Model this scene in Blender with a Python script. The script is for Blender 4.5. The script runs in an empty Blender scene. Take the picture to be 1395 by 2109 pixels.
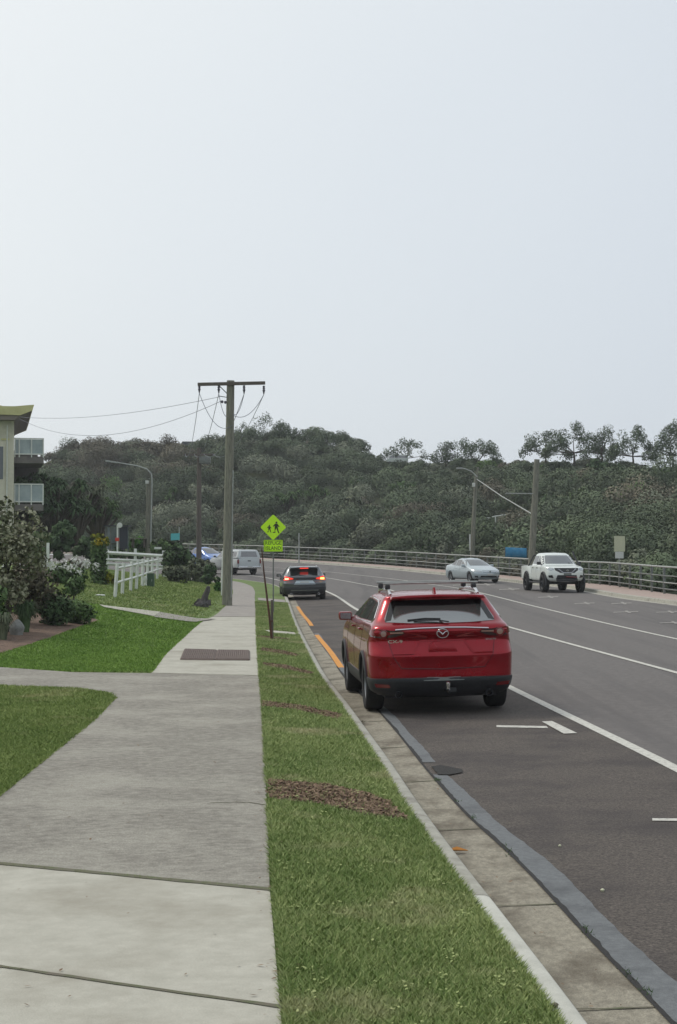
import bpy, bmesh, math, random
import numpy as np
from mathutils import Vector, Matrix
from mathutils.bvhtree import BVHTree
C = bpy.context.scene
COL = C.collection
R = math.radians
# ------------------------------------------------------------------ camera, sky, sun, exposure
F_PX, HORIZ, CXP, CYP, H = 3200.0, 1138.0, 697.5, 1054.5, 2.2
cd = bpy.data.cameras.new('camera'); cam = bpy.data.objects.new('camera', cd); COL.objects.link(cam)
cam.location = (0, 0, H)
cam.rotation_euler = (math.pi/2 + math.atan((HORIZ-CYP)/F_PX), 0, 0)
cd.sensor_fit = 'HORIZONTAL'; cd.sensor_width = 36; cd.lens = 36*F_PX/1395.0
cd.clip_start = 0.1; cd.clip_end = 5000
C.camera = cam
SUN_EL, SUN_AZ = 48, -55          # azimuth from +Y, negative = left
w = bpy.data.worlds.new('World'); C.world = w; w.use_nodes = True
nt = w.node_tree; nt.nodes.clear()
def nd(t, **k):
    n = nt.nodes.new(t)
    for a, b in k.items(): setattr(n, a, b)
    return n
out = nd('ShaderNodeOutputWorld'); bg = nd('ShaderNodeBackground')
sky = nd('ShaderNodeTexSky', sky_type='NISHITA'); sky.sun_disc = False
sky.sun_elevation = R(SUN_EL); sky.sun_rotation = R(SUN_AZ)
sky.air_density = 1.0; sky.dust_density = 4.0; sky.ozone_density = 1.0
bg.inputs[1].default_value = 0.108
# cloud layer: a high thin overcast, brightest round the sun behind it
tc = nd('ShaderNodeTexCoord')
dot = nd('ShaderNodeVectorMath', operation='DOT_PRODUCT')
sd = Vector((math.sin(R(SUN_AZ))*math.cos(R(30)), math.cos(R(SUN_AZ))*math.cos(R(30)), math.sin(R(30))))
dot.inputs[1].default_value = sd
ramp = nd('ShaderNodeValToRGB')
e = ramp.color_ramp.elements
e[0].position = 0.40; e[0].color = (6.6, 7.15, 7.75, 1)
e[1].position = 0.93; e[1].color = (9.0, 9.2, 9.2, 1)
m1 = e.new(0.60); m1.color = (7.3, 7.8, 8.2, 1)
m2 = e.new(0.76); m2.color = (8.05, 8.45, 8.6, 1)
nz = nd('ShaderNodeTexNoise'); nz.inputs['Scale'].default_value = 1.6; nz.inputs['Detail'].default_value = 3
ma = nd('ShaderNodeMath', operation='MULTIPLY_ADD'); ma.inputs[1].default_value = 0.22; ma.inputs[2].default_value = -0.11
ad = nd('ShaderNodeMath', operation='ADD')
mx = nd('ShaderNodeMix', data_type='RGBA'); mx.inputs[0].default_value = 0.90
L = nt.links
L.new(tc.outputs['Generated'], dot.inputs[0]); L.new(tc.outputs['Generated'], nz.inputs['Vector'])
L.new(nz.outputs[0], ma.inputs[0]); L.new(ma.outputs[0], ad.inputs[0]); L.new(dot.outputs['Value'], ad.inputs[1])
L.new(ad.outputs[0], ramp.inputs[0])
L.new(sky.outputs[0], mx.inputs[6]); L.new(ramp.outputs[0], mx.inputs[7])
L.new(mx.outputs[2], bg.inputs[0]); L.new(bg.outputs[0], out.inputs[0])
sl = bpy.data.lights.new('sun', 'SUN'); so = bpy.data.objects.new('sun', sl); COL.objects.link(so)
sl.energy = 1.25; sl.angle = R(14); sl.color = (1, 0.94, 0.84)
dv = Vector((math.sin(R(SUN_AZ))*math.cos(R(SUN_EL)), math.cos(R(SUN_AZ))*math.cos(R(SUN_EL)), math.sin(R(SUN_EL))))
so.rotation_euler = dv.to_track_quat('Z', 'Y').to_euler()
C.view_settings.view_transform = 'Standard'; C.view_settings.look = 'None'
C.view_settings.exposure = 0; C.view_settings.gamma = 1
C.cycles.max_bounces = 6
rng = np.random.default_rng(7); random.seed(7)

# ------------------------------------------------------------------ materials
def S(r, g, b):
    f = lambda c: (c/12.92 if c <= .04045 else ((c+.055)/1.055)**2.4)
    return (f(r/255), f(g/255), f(b/255), 1)
MATS = {}
def mat(name, c1, c2=None, scale=5, rough=.7, bump=0, detail=6, metal=0, spec=.5, lo=.35, hi=.65, bscale=None,
        c3=None, s3=1.0, lo3=.5, hi3=.7, coat=0, ior=1.5, stretch=None, stretch3=None, emit=None, es=0, attr=None, grain=0, gscale=160, objrand=0, transl=False, bdist=.02):
    m = bpy.data.materials.new(name); m.use_nodes = True; t = m.node_tree; n = t.nodes; l = t.links
    p = n['Principled BSDF']; MATS[name] = m
    p.inputs['Roughness'].default_value = rough; p.inputs['Metallic'].default_value = metal
    p.inputs['Specular IOR Level'].default_value = spec; p.inputs['IOR'].default_value = ior
    p.inputs['Coat Weight'].default_value = coat; p.inputs['Coat Roughness'].default_value = .04
    p.inputs['Base Color'].default_value = c1
    if emit: p.inputs['Emission Color'].default_value = emit; p.inputs['Emission Strength'].default_value = es
    tcn = n.new('ShaderNodeTexCoord'); vec = tcn.outputs['Object']
    if stretch:
        mp = n.new('ShaderNodeMapping'); mp.inputs['Scale'].default_value = stretch; l.new(vec, mp.inputs[0]); vec = mp.outputs[0]
    def noise(sc, det=detail):
        x = n.new('ShaderNodeTexNoise'); x.inputs['Scale'].default_value = sc; x.inputs['Detail'].default_value = det
        x.inputs['Roughness'].default_value = .65; l.new(vec, x.inputs['Vector']); return x.outputs[0]
    def mr(src, a, b):
        x = n.new('ShaderNodeMapRange'); x.inputs[1].default_value = a; x.inputs[2].default_value = b; l.new(src, x.inputs[0]); return x.outputs[0]
    def mix(f, a, b):
        x = n.new('ShaderNodeMix'); x.data_type = 'RGBA'; l.new(f, x.inputs[0])
        for i, v in ((6, a), (7, b)):
            if isinstance(v, tuple): x.inputs[i].default_value = v
            else: l.new(v, x.inputs[i])
        return x.outputs[2]
    if attr == 'tint':
        a = n.new('ShaderNodeAttribute'); a.attribute_name = 'tint'
        col = mix(a.outputs['Fac'], c1, c2); l.new(col, p.inputs['Base Color'])
        if c3: col = mix(mr(noise(s3), lo3, hi3), col, c3); l.new(col, p.inputs['Base Color'])
    elif attr == 'col':
        a = n.new('ShaderNodeAttribute'); a.attribute_name = 'col'; l.new(a.outputs['Color'], p.inputs['Base Color'])
    elif c2:
        col = mix(mr(noise(scale), lo, hi), c1, c2)
        if c3:
            if stretch3: mp3 = n.new('ShaderNodeMapping'); mp3.inputs['Scale'].default_value = stretch3; l.new(tcn.outputs['Object'], mp3.inputs[0]); vec = mp3.outputs[0]
            col = mix(mr(noise(s3, 5), lo3, hi3), col, c3)
            vec = tcn.outputs['Object']
        if grain:
            g = n.new('ShaderNodeVectorMath'); g.operation = 'SCALE'; x = n.new('ShaderNodeMapRange')
            x.inputs[1].default_value = .3; x.inputs[2].default_value = .7; x.inputs[3].default_value = 1-grain; x.inputs[4].default_value = 1+grain
            l.new(noise(gscale, 2), x.inputs[0]); l.new(col, g.inputs[0]); l.new(x.outputs[0], g.inputs['Scale']); col = g.outputs[0]
        l.new(col, p.inputs['Base Color'])
    if bump:
        b = n.new('ShaderNodeBump'); b.inputs['Strength'].default_value = bump; b.inputs['Distance'].default_value = bdist
        l.new(noise(bscale or scale*4, 4), b.inputs['Height']); l.new(b.outputs[0], p.inputs['Normal'])
    if transl:
        p.inputs['Subsurface Weight'].default_value = 0
    return m
M = MATS
mat('asphalt', S(95,91,88), S(111,106,103), 9, .9, .6, grain=.22, gscale=90, c3=S(91,87,85), s3=1.0, stretch3=(.9,.035,1), lo3=.48, hi3=.62, bscale=90, bdist=.006)
mat('asphalt_brown', S(72,66,61), S(99,91,84), 34, .92, 1, grain=.5, gscale=62, c3=S(66,60,58), s3=.7, lo3=.45, hi3=.65, bscale=110, bdist=.008)
mat('bitumen', S(98,101,103), S(114,117,118), 22, .88, .6, grain=.2, c3=S(86,88,90), s3=2, bscale=120, bdist=.004)
mat('gutter', S(134,128,114), S(162,155,138), 24, .92, .9, grain=.25, gscale=110, c3=S(106,98,84), s3=2.6, lo3=.46, hi3=.66, bscale=60, stretch=(1,.6,1), bdist=.012)
mat('kerb_c', S(176,174,162), S(152,149,138), 6, .9, .4, grain=.12, c3=S(118,112,104), s3=1.3, lo3=.55, hi3=.7, bscale=70, bdist=.006)
mat('conc_dark', S(118,113,104), S(156,152,141), 16, .94, 1, lo=.3, hi=.7, grain=.24, gscale=85, c3=S(168,164,152), s3=1.0, lo3=.45, hi3=.75, bscale=50, stretch=(.75,1.0,1), bdist=.014)
mat('conc_light', S(184,181,168), S(168,165,152), 5, .92, .4, grain=.10, gscale=120, c3=S(152,147,133), s3=1.1, lo3=.48, hi3=.72, bscale=60, bdist=.005)
mat('conc_far', S(140,134,128), S(156,150,142), 3, .9, .3)
mat('pink_path', S(176,156,146), S(160,142,132), 2, .9, .2)
mat('lawn_soil', S(92,112,56), S(108,128,66), 1.2, .95, .8, c3=S(98,108,58), s3=.35, lo3=.5, hi3=.68, bscale=30)
mat('mulch', S(90,70,58), S(138,114,96), 38, .95, 1, c3=S(64,50,42), s3=5, bscale=60)
mat('hill', S(52,62,44), S(66,76,52), .5, .95, .8, c3=S(96,100,66), s3=.08, lo3=.55, hi3=.65, bscale=4)  # ground colour darkened so gaps between the bushes read as shadow
mat('white_line', S(204,202,192), S(160,157,149), 16, .8, .3, lo=.46, hi=.70, grain=.12)
mat('worn_line', S(170,166,158), S(116,112,108), 12, .8, .2)
mat('orange_line', S(222,150,40), S(190,126,48), 9, .7, .2)
mat('kerb_new', S(200,199,188), S(182,181,170), 5, .9, .3, grain=.10, c3=S(160,158,148), s3=1.5, lo3=.6, hi3=.75, bscale=70, bdist=.005)
mat('dark_joint', S(108,101,88), S(92,98,68), 12, .95, .5)
mat('crackmat', S(40,39,38), S(52,50,48), 30, .9, .6)
mat('timber_grey', S(108,108,96), S(138,136,122), 3, .9, .6, c3=S(88,90,80), s3=7, bscale=14, stretch=(6,6,.5))
mat('timber_dark', S(84,78,72), S(104,96,88), 4, .9, .5, stretch=(6,6,.6))
mat('galv', S(170,173,168), S(148,152,148), 6, .5, metal=.35)
mat('galv_dark', S(118,122,118), S(100,104,100), 6, .5, metal=.3)
mat('wire', S(112,116,130), rough=.6)
mat('insul', S(72,70,84), rough=.4)
mat('sign_green', S(196,246,14), S(190,240,16), 3, .45)
mat('sign_black', S(30,40,8), rough=.5)
mat('sign_edge', S(62,104,8), rough=.5)
mat('rust_wood', S(96,62,46), S(70,54,46), 9, .9, .4, stretch=(4,4,.7))
mat('white_paint', S(214,216,210), S(196,200,192), 5, .5)
mat('wall_beige', S(204,200,182), S(192,188,170), .9, .9, .2, c3=S(160,160,140), s3=.4, lo3=.5, hi3=.7)
mat('fascia', S(196,192,138), S(176,172,120), 1.5, .7)
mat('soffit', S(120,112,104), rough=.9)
mat('house_dark', S(112,106,102), S(98,94,92), 2, .8)
mat('win_glass', S(60,70,72), rough=.1, spec=.9)
mat('rail_glass', S(150,164,164), S(118,134,134), .9, .15, spec=.8)
mat('red_paint', S(146,3,24), S(140,3,22), 3, .27, metal=.66, coat=.6, spec=.3)
mat('grey_paint', S(84,88,92), rough=.3, metal=.5, coat=.8)
mat('silver_paint', S(172,184,188), rough=.32, metal=.35, coat=.8)
mat('white_car', S(222,228,222), rough=.35, coat=.7)
mat('white_ute', S(190,196,196), rough=.35, coat=.6)
mat('blue_paint', S(62,112,186), rough=.3, metal=.3, coat=.8)
mat('black_plastic', S(34,35,38), S(42,43,46), 30, .55)
mat('black_gloss', S(14,14,16), rough=.2, spec=.6)
mat('tyre', S(26,26,28), S(36,35,35), 30, .85, .2)
mat('rim', S(120,122,124), rough=.35, metal=.8)
mat('rim_dark', S(44,46,50), rough=.4, metal=.6)
mat('car_glass', (.012,.014,.014,1), rough=.05, spec=1.0, ior=1.9)
mat('car_glass_rear', (.075,.085,.078,1), rough=.08, spec=1.0, ior=2.1)
mat('car_glass_light', (.045,.055,.06,1), rough=.08, spec=1.0, ior=1.9)
mat('chrome', S(205,206,208), rough=.15, metal=1)
mat('lamp_red', S(110,10,14), rough=.15, coat=1)
mat('lamp_clear', S(150,116,102), rough=.12, coat=1)
mat('lamp_dark', S(30,14,16), rough=.15, coat=1)
mat('lamp_lit', S(230,30,20), rough=.3, emit=(1,.06,.03,1), es=.9)
mat('lamp_hot', S(255,120,90), rough=.3, emit=(1,.32,.2,1), es=3.5)
mat('lamp_amber', S(255,190,60), rough=.3, emit=(1,.55,.12,1), es=4)
mat('headlamp', S(170,176,178), rough=.1, coat=1, metal=.3)
mat('plate_white', S(180,180,176), rough=.5)
mat('banner_blue', S(46,120,160), S(54,132,170), 2, .7)
mat('banner_cyan', S(84,170,176), rough=.7)
mat('sign_cream', S(196,196,166), S(186,188,160), 3, .6)
mat('sign_pale', S(200,202,196), rough=.6)
mat('grate', S(104,90,84), S(118,104,96), 20, .8, .3)
mat('grate_dark', S(62,54,52), rough=.9)
mat('stump', S(84,80,80), S(62,56,54), 6, .95, .8, c3=S(112,110,112), s3=3, stretch=(2,2,1))
mat('rock', S(150,150,146), S(120,122,118), 6, .9, .6)
mat('box_green', S(52,76,56), S(62,86,64), 4, .6)
mat('shelter', S(44,48,58), rough=.6)
mat('red_bit', S(196,58,44), rough=.6)
mat('leaf_orange', S(176,116,44), rough=.8)
mat('roof_grey', S(104,106,108), S(92,94,98), 2, .8)
mat('bark', S(84,76,66), S(62,58,52), 6, .95, .5, stretch=(3,3,1))
LEAF = lambda n, a, b, c=None: mat(n, a, b, attr='tint', rough=.85, spec=.12, c3=c, s3=.9, lo3=.55, hi3=.7)
LEAF('grass_near', S(108,130,72), S(174,182,124), S(180,176,136))
LEAF('grass_lawn', S(94,126,54), S(140,168,84))
LEAF('grass_dull', S(100,122,62), S(156,168,104), S(166,166,118))
LEAF('leaf_dark', S(58,78,52), S(90,110,76))
LEAF('leaf_mid', S(66,88,52), S(100,122,78))
LEAF('leaf_grey', S(78,86,68), S(118,124,100))
LEAF('leaf_bright', S(58,96,40), S(86,128,54))
LEAF('leaf_yellow', S(84,100,30), S(150,146,44))
LEAF('leaf_topyellow', S(120,118,34), S(166,150,44))
LEAF('leaf_brown', S(88,84,72), S(112,106,92))
LEAF('leaf_garden', S(104,114,84), S(166,164,140))
LEAF('leaf_purple', S(84,84,68), S(128,120,104))
LEAF('leaf_crest', S(76,90,70), S(104,118,92))
LEAF('flower_white', S(190,192,186), S(222,222,216))
LEAF('twig', S(92,74,60), S(152,130,108))
mat('scrub', S(60,70,50), attr='col', rough=1, spec=.05)

# ------------------------------------------------------------------ object helpers
def tag(o, label=None, cat=None, group=None, kind=None):
    if label: o['label'] = label
    if cat: o['category'] = cat
    if group: o['group'] = group
    if kind: o['kind'] = kind
    return o
def empty(name, loc, rz=0, label=None, cat=None, group=None):
    o = bpy.data.objects.new(name, None); COL.objects.link(o); o.location = loc; o.rotation_euler = (0, 0, rz)
    o.empty_display_size = .2
    return tag(o, label, cat, group)
class MB:
    def __init__(s): s.v = []; s.f = []
    def add(s, vs, fs):
        k = len(s.v); s.v += [tuple(v) for v in vs]; s.f += [tuple(i+k for i in f) for f in fs]; return s
    def box(s, c, d, rot=None):
        hx, hy, hz = d[0]/2, d[1]/2, d[2]/2
        vs = [Vector((x, y, z)) for x in (-hx, hx) for y in (-hy, hy) for z in (-hz, hz)]
        if rot: vs = [rot @ v for v in vs]
        vs = [v + Vector(c) for v in vs]
        return s.add(vs, [(0,1,3,2),(4,6,7,5),(0,4,5,1),(2,3,7,6),(0,2,6,4),(1,5,7,3)])
    def tube(s, pts, r, n=8, cap=True):
        pts = [Vector(p) for p in pts]; rs = r if isinstance(r, (list, tuple)) else [r]*len(pts)
        vs = []; fs = []; up = None
        for i, p in enumerate(pts):
            d = (pts[min(i+1, len(pts)-1)] - pts[max(i-1, 0)]).normalized()
            if up is None: up = Vector((0,0,1)) if abs(d.z) < .9 else Vector((0,1,0))
            a = d.cross(up).normalized(); b = a.cross(d).normalized(); up = b
            for k in range(n):
                t = 2*math.pi*k/n; vs.append(p + (a*math.cos(t) + b*math.sin(t))*rs[i])
        for i in range(len(pts)-1):
            for k in range(n):
                fs.append((i*n+k, i*n+(k+1) % n, (i+1)*n+(k+1) % n, (i+1)*n+k))
        if cap: fs.append(tuple(range(n-1, -1, -1))); fs.append(tuple(range((len(pts)-1)*n, len(pts)*n)))
        return s.add(vs, fs)
    def lathe(s, prof, n=24, M4=None):
        vs = []; fs = []; k = len(prof)
        for i in range(n):
            t = 2*math.pi*i/n
            for r, z in prof:
                v = Vector((r*math.cos(t), r*math.sin(t), z)); vs.append(M4 @ v if M4 else v)
        for i in range(n):
            for j in range(k-1):
                fs.append((i*k+j, ((i+1) % n)*k+j, ((i+1) % n)*k+j+1, i*k+j+1))
        return s.add(vs, fs)
    def prism(s, poly, y0, y1, fn):      # poly 2d, fn(a,b,depth)->3d
        n = len(poly); vs = [fn(a, b, y0) for a, b in poly] + [fn(a, b, y1) for a, b in poly]
        fs = [tuple(range(n)), tuple(range(2*n-1, n-1, -1))] + [(i, i+n, (i+1) % n+n, (i+1) % n) for i in range(n)]
        return s.add(vs, fs)
    def build(s, name, m, parent=None, smooth=False, ang=40, bevel=0):
        me = bpy.data.meshes.new(name); me.from_pydata(s.v, [], s.f); me.validate()
        bm = bmesh.new(); bm.from_mesh(me); bmesh.ops.recalc_face_normals(bm, faces=bm.faces)
        if bevel: bmesh.ops.bevel(bm, geom=list(bm.edges), offset=bevel, segments=2, affect='EDGES', profile=.6)
        bm.to_mesh(me); bm.free()
        if smooth or bevel:
            me.polygons.foreach_set('use_smooth', [True]*len(me.polygons)); me.set_sharp_from_angle(angle=R(ang))
        me.materials.append(M[m]); o = bpy.data.objects.new(name, me); COL.objects.link(o)
        if parent: o.parent = parent
        return o
def fast_mesh(name, V, m, parent=None, tint=None, col=None, nper=4, smooth=False, nrm=None):
    """V (n*nper,3): separate polygons of nper corners."""
    n = len(V)//nper; me = bpy.data.meshes.new(name)
    me.vertices.add(len(V)); me.vertices.foreach_set('co', np.asarray(V, np.float32).ravel())
    me.loops.add(n*nper); me.loops.foreach_set('vertex_index', np.arange(n*nper, dtype=np.int32))
    me.polygons.add(n); me.polygons.foreach_set('loop_start', np.arange(n, dtype=np.int32)*nper)
    me.update(calc_edges=True)
    if tint is not None:
        a = me.attributes.new('tint', 'FLOAT', 'POINT'); a.data.foreach_set('value', np.asarray(tint, np.float32))
    if col is not None:
        a = me.attributes.new('col', 'FLOAT_COLOR', 'POINT'); a.data.foreach_set('color', np.asarray(col, np.float32).ravel())
    if nrm is not None: me.normals_split_custom_set(np.asarray(nrm, np.float32))
    me.materials.append(M[m]); o = bpy.data.objects.new(name, me); COL.objects.link(o)
    if parent: o.parent = parent
    return o
def text_mesh(name, body, size, m, mat4, parent, extrude=.002, sx=1.0):
    cu = bpy.data.curves.new(name, 'FONT'); cu.body = body; cu.size = size; cu.align_x = 'CENTER'; cu.align_y = 'CENTER'; cu.extrude = extrude; cu.offset = size*.012
    to = bpy.data.objects.new(name, cu); COL.objects.link(to)
    dg = bpy.context.evaluated_depsgraph_get(); me = bpy.data.meshes.new_from_object(to.evaluated_get(dg))
    bpy.data.objects.remove(to)
    me.transform(mat4 @ Matrix.Diagonal((sx, 1, 1, 1))); me.materials.clear(); me.materials.append(M[m])
    o = bpy.data.objects.new(name, me); COL.objects.link(o); o.parent = parent
    return o

# ------------------------------------------------------------------ the lie of the land
class Curve:                       # smooth X(Y)
    def __init__(s, pts):
        p = np.array(sorted([(y, x) for x, y in pts])); s.y = p[:, 0]; s.x = p[:, 1]
        d = np.diff(s.x)/np.diff(s.y); m = np.empty(len(s.x)); m[0] = d[0]; m[-1] = d[-1]; h = np.diff(s.y)
        m[1:-1] = (d[:-1]*h[1:] + d[1:]*h[:-1])/(h[1:] + h[:-1]); s.m = m
    def __call__(s, Y):
        Y = np.asarray(Y, float); i = np.clip(np.searchsorted(s.y, Y) - 1, 0, len(s.y)-2)
        h = s.y[i+1] - s.y[i]; t = (Y - s.y[i])/h; tc = np.clip(t, 0, 1)
        r = (2*tc**3-3*tc**2+1)*s.x[i] + (tc**3-2*tc**2+tc)*h*s.m[i] + (-2*tc**3+3*tc**2)*s.x[i+1] + (tc**3-tc**2)*h*s.m[i+1]
        r = r + np.where(t < 0, t*h*s.m[0], 0) + np.where(t > 1, (t-1)*h*s.m[-1], 0)
        return r
    def d(s, Y): return (s(np.asarray(Y)+.25) - s(np.asarray(Y)-.25))/.5
    def sl(s, Y): return np.sqrt(1 + s.d(Y)**2)
KERB = Curve([(1.45,-8),(1.15,2),(0.97,6.8),(0.84,8.6),(0.68,10.7),(0.55,12.6),(0.38,15.5),(0.21,18.1),(0.02,21),(-.30,25.5),(-.64,31.7),
              (-1.03,39.1),(-1.5,48.8),(-2.06,61.2),(-2.66,73.5),(-3.2,81.6),(-3.9,86.5),(-5.0,91),(-7.0,97),(-10,103),(-15,109),(-24,116),(-40,124),(-70,134)])
GUTR = Curve([(2.2,-8),(1.85,2),(1.56,7.2),(1.42,9.0),(1.28,11.0),(1.08,13.0),(.90,15.6),(.72,18.9),(.54,21.7),(.22,25.5),(-.12,31.7),
              (-.53,39.1),(-1.02,48.8),(-1.58,61.2),(-2.18,73.5),(-2.7,81.6),(-3.35,86.5),(-4.35,91),(-6.3,97),(-9.2,103),(-14,109),(-23,116),(-39,124),(-69,134)])
EDGE = Curve([(4.3,-8),(3.75,8),(3.36,15.4),(2.75,24.5),(1.75,40),(0.65,57.2),(-.41,75.1),(-1.55,86),(-3.61,96.8),(-5.29,104.9),(-6.9,110),(-11,118),(-18,126),(-30,134),(-60,146)])
CENT = Curve([(7.9,-8),(7.0,10),(5.90,27.1),(4.74,43.6),(3.55,62),(2.2,82),(0.6,95),(-1.3,104.5),(-4.2,114.5),(-8,122),(-15,131),(-27,140),(-55,152)])
LINC = Curve([(10.9,-8),(9.6,15),(8.18,37.5),(7.4,57),(6.45,77.2),(5.2,90),(3.6,99.7),(1.3,109),(-2,120),(-6,129),(-12,138),(-22,147),(-50,160)])
FKERB = Curve([(19,-8),(16.5,20),(14.7,43),(13.1,59),(12.35,67),(12.15,75),(11.8,84),(10.6,94),(8.7,104),(6.5,113.5),(3.9,123.5),(0.2,134),(-5,145),(-13,157),(-25,168),(-45,180),(-80,194)])
PATHR = Curve([(.25,-8),(-.06,3),(-.24,6.6),(-.47,10.5),(-.86,17.7),(-1.33,26),(-2.21,41.8),(-2.93,55.3),(-3.45,64),(-4.0,74),(-4.7,82),(-6.2,90),(-8.5,96),(-12,102)])
PATHL = Curve([(-2.6,-8),(-2.65,4),(-2.78,12.7),(-2.84,15.7),(-2.91,18.7),(-3.04,21.2),(-3.1,25.7),(-3.37,30.2),(-3.57,35.1),(-3.93,46.1),(-3.98,52),(-4.2,60),(-4.9,71),(-6.0,82),(-7.8,90),(-10.5,96),(-14,101)])
def zs(Y): Y = np.asarray(Y, float); return 1e-4*np.clip(Y-30, 0, None)**2
def sstep(t): t = np.clip(t, 0, 1); return t*t*(3-2*t)
def zroad(X, Y):
    return zs(Y) + .02*np.clip(X - GUTR(Y), 0, 5.0)*(1 - sstep((np.asarray(Y)-78)/15))
def zland(X, Y):
    X = np.asarray(X, float); Y = np.asarray(Y, float); dk = KERB(Y) - X
    r = np.clip(PATHL(Y) - X - .3, 0, 9)*.13*sstep((Y-28)/16)
    return zs(Y) + .15 + .045*np.clip(dk, 0, 1.1) + r
def G(px, py, off=0, z=zroad, lo=4.0, hi=300):
    f = lambda Y: H - (py-HORIZ)/F_PX*Y - float(z((px-CXP)/F_PX*Y, Y)) - off
    Y = lo
    while f(Y) > 0 and Y < hi: Y += .5
    a, b = Y-.5, Y
    for _ in range(30):
        m_ = (a+b)/2
        if f(m_) > 0: a = m_
        else: b = m_
    return ((px-CXP)/F_PX*a, a)
def X_at(px, Y): return (px-CXP)/F_PX*Y
def Z_at(py, Y): return H + (HORIZ-py)/F_PX*Y
def ys(y0, y1):
    r = []; y = y0
    while y < y1-1e-6: r.append(y); y += .12 if 4 < y < 18 else .35 if y < 30 else .8
    return r + [y1]
def strip(name, xa, xb, y0, y1, zf, off, m, nx=1, top=True, **k):
    Y = np.array(ys(y0, y1)); A = xa(Y); B = xb(Y); V = []; F = []
    for i, y in enumerate(Y):
        for j in range(nx+1):
            x = A[i] + (B[i]-A[i])*j/nx; V.append((x, y, float(zf(x, y)) + off))
    for i in range(len(Y)-1):
        for j in range(nx):
            a = i*(nx+1)+j; F.append((a, a+1, a+nx+2, a+nx+1))
    me = bpy.data.meshes.new(name); me.from_pydata(V, [], F); me.materials.append(M[m])
    me.polygons.foreach_set('use_smooth', [True]*len(F))
    o = bpy.data.objects.new(name, me); COL.objects.link(o)
    tag(o, kind=k.get('kind', 'structure'))
    return o
def polysheet(name, poly, zf, off, m, step=.6, kind='structure', parent=None, jit=0):
    """flat polygon draped over the land"""
    bm = bmesh.new()
    if jit:
        q = []
        for i in range(len(poly)):
            a = Vector(poly[i]); b = Vector(poly[(i+1) % len(poly)]); n = max(1, int((b-a).length/.12))
            for k in range(n):
                p = a.lerp(b, k/n); q.append((p.x + random.uniform(-jit, jit), p.y + random.uniform(-jit, jit)))
        poly = q
    bm.faces.new([bm.verts.new((x, y, 0)) for x, y in poly])
    xs = [p[0] for p in poly]; yy = [p[1] for p in poly]
    for ax, lo, hi in (((1,0,0), min(xs), max(xs)), ((0,1,0), min(yy), max(yy))):
        t = lo + step
        while t < hi:
            bmesh.ops.bisect_plane(bm, geom=bm.verts[:]+bm.edges[:]+bm.faces[:], plane_co=(t*ax[0], t*ax[1], 0), plane_no=ax); t += step
    for v in bm.verts: v.co.z = float(zf(v.co.x, v.co.y)) + off
    me = bpy.data.meshes.new(name); bm.to_mesh(me); bm.free(); me.materials.append(M[m])
    o = bpy.data.objects.new(name, me); COL.objects.link(o)
    for f in me.polygons:
        if f.normal.z < 0: me.flip_normals(); break
    return tag(o, kind=kind)
const = lambda c: (lambda Y: np.zeros_like(np.asarray(Y, float)) + c)
offs = lambda cv, o: (lambda Y: cv(Y) + o*cv.sl(Y))
# road, one sheet from near gutter to far kerb
strip('road', offs(GUTR, -.05), offs(FKERB, .1), -8, 170, lambda x, y: zroad(x, y), 0, 'asphalt', nx=16)
strip('parking_lane', offs(GUTR, 0), offs(EDGE, -.02), -8, 88, zroad, .004, 'asphalt_brown', nx=4)
def seam(Y): return GUTR(Y) + .215 - .065*sstep((np.asarray(Y)-9)/9) + .010*np.sin(Y*1.9) + .004*np.sin(Y*9.7) + .003*np.sin(Y*31)
strip('bitumen_strip', offs(GUTR, .02), seam, -8, 15.4, zroad, .008, 'bitumen')
strip('bitumen_strip', offs(GUTR, .02), seam, 16.3, 42, zroad, .008, 'bitumen')
def jag(Y): Y = np.asarray(Y); return GUTR(Y) + .022 + .010*np.sin(Y*2.3+np.sin(Y*5)) + .006*np.sin(Y*23.7)
strip('gutter_seam', offs(GUTR, -.012), jag, -8, 30, zroad, .012, 'crackmat')
# kerb and gutter: one extruded profile
def kerb(name, cv, sgn, y0, y1, zf, prof, m):
    Y = np.array(ys(y0, y1)); s = cv.sl(Y); X = cv(Y); n = len(prof); V = []; F = []
    for i, y in enumerate(Y):
        for o_, z_ in prof:
            oo = o_ if not callable(o_) else o_(y)
            V.append((X[i] + sgn*oo*s[i], y, float(zf(y)) + z_))
    for i in range(len(Y)-1):
        for j in range(n-1): F.append((i*n+j, i*n+j+1, (i+1)*n+j+1, (i+1)*n+j))
    me = bpy.data.meshes.new(name); me.from_pydata(V, [], F); me.materials.append(M[m])
    me.polygons.foreach_set('use_smooth', [True]*len(F)); me.set_sharp_from_angle(angle=R(28))
    o = bpy.data.objects.new(name, me); COL.objects.link(o); return tag(o, kind='structure')
for ya_, yb_, m_ in ((-8, 9.33, 'kerb_new'), (9.342, 132, 'kerb_c')): kerb('kerb', KERB, 1, ya_, yb_, zs, [(-.01,.10),(0,.156),(.09,.154),(.115,.145),(.13,.128),(.165,.012),(.19,-.004)], m_)
gw = lambda y: float((GUTR(y)-KERB(y))/KERB.sl(y))
kerb('gutter', KERB, 1, -8, 132, zs, [(.15,-.003),(.22,-.012),(.34,-.006),(gw,.006),(lambda y: gw(y)+.012,-.02)], 'gutter')
kerb('far_kerb', FKERB, 1, -8, 186, lambda y: zroad(FKERB(y), y), [(-.32,-.01),(-.31,.008),(-.03,.010),(0,.13),(.03,.15),(.16,.152),(.17,.1)], 'kerb_c')
zf_ = lambda x, y: zroad(FKERB(y), y)
strip('far_footpath', offs(FKERB, .155), offs(FKERB, 2.3), -8, 186, zf_, .14, 'pink_path', nx=2)
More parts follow.
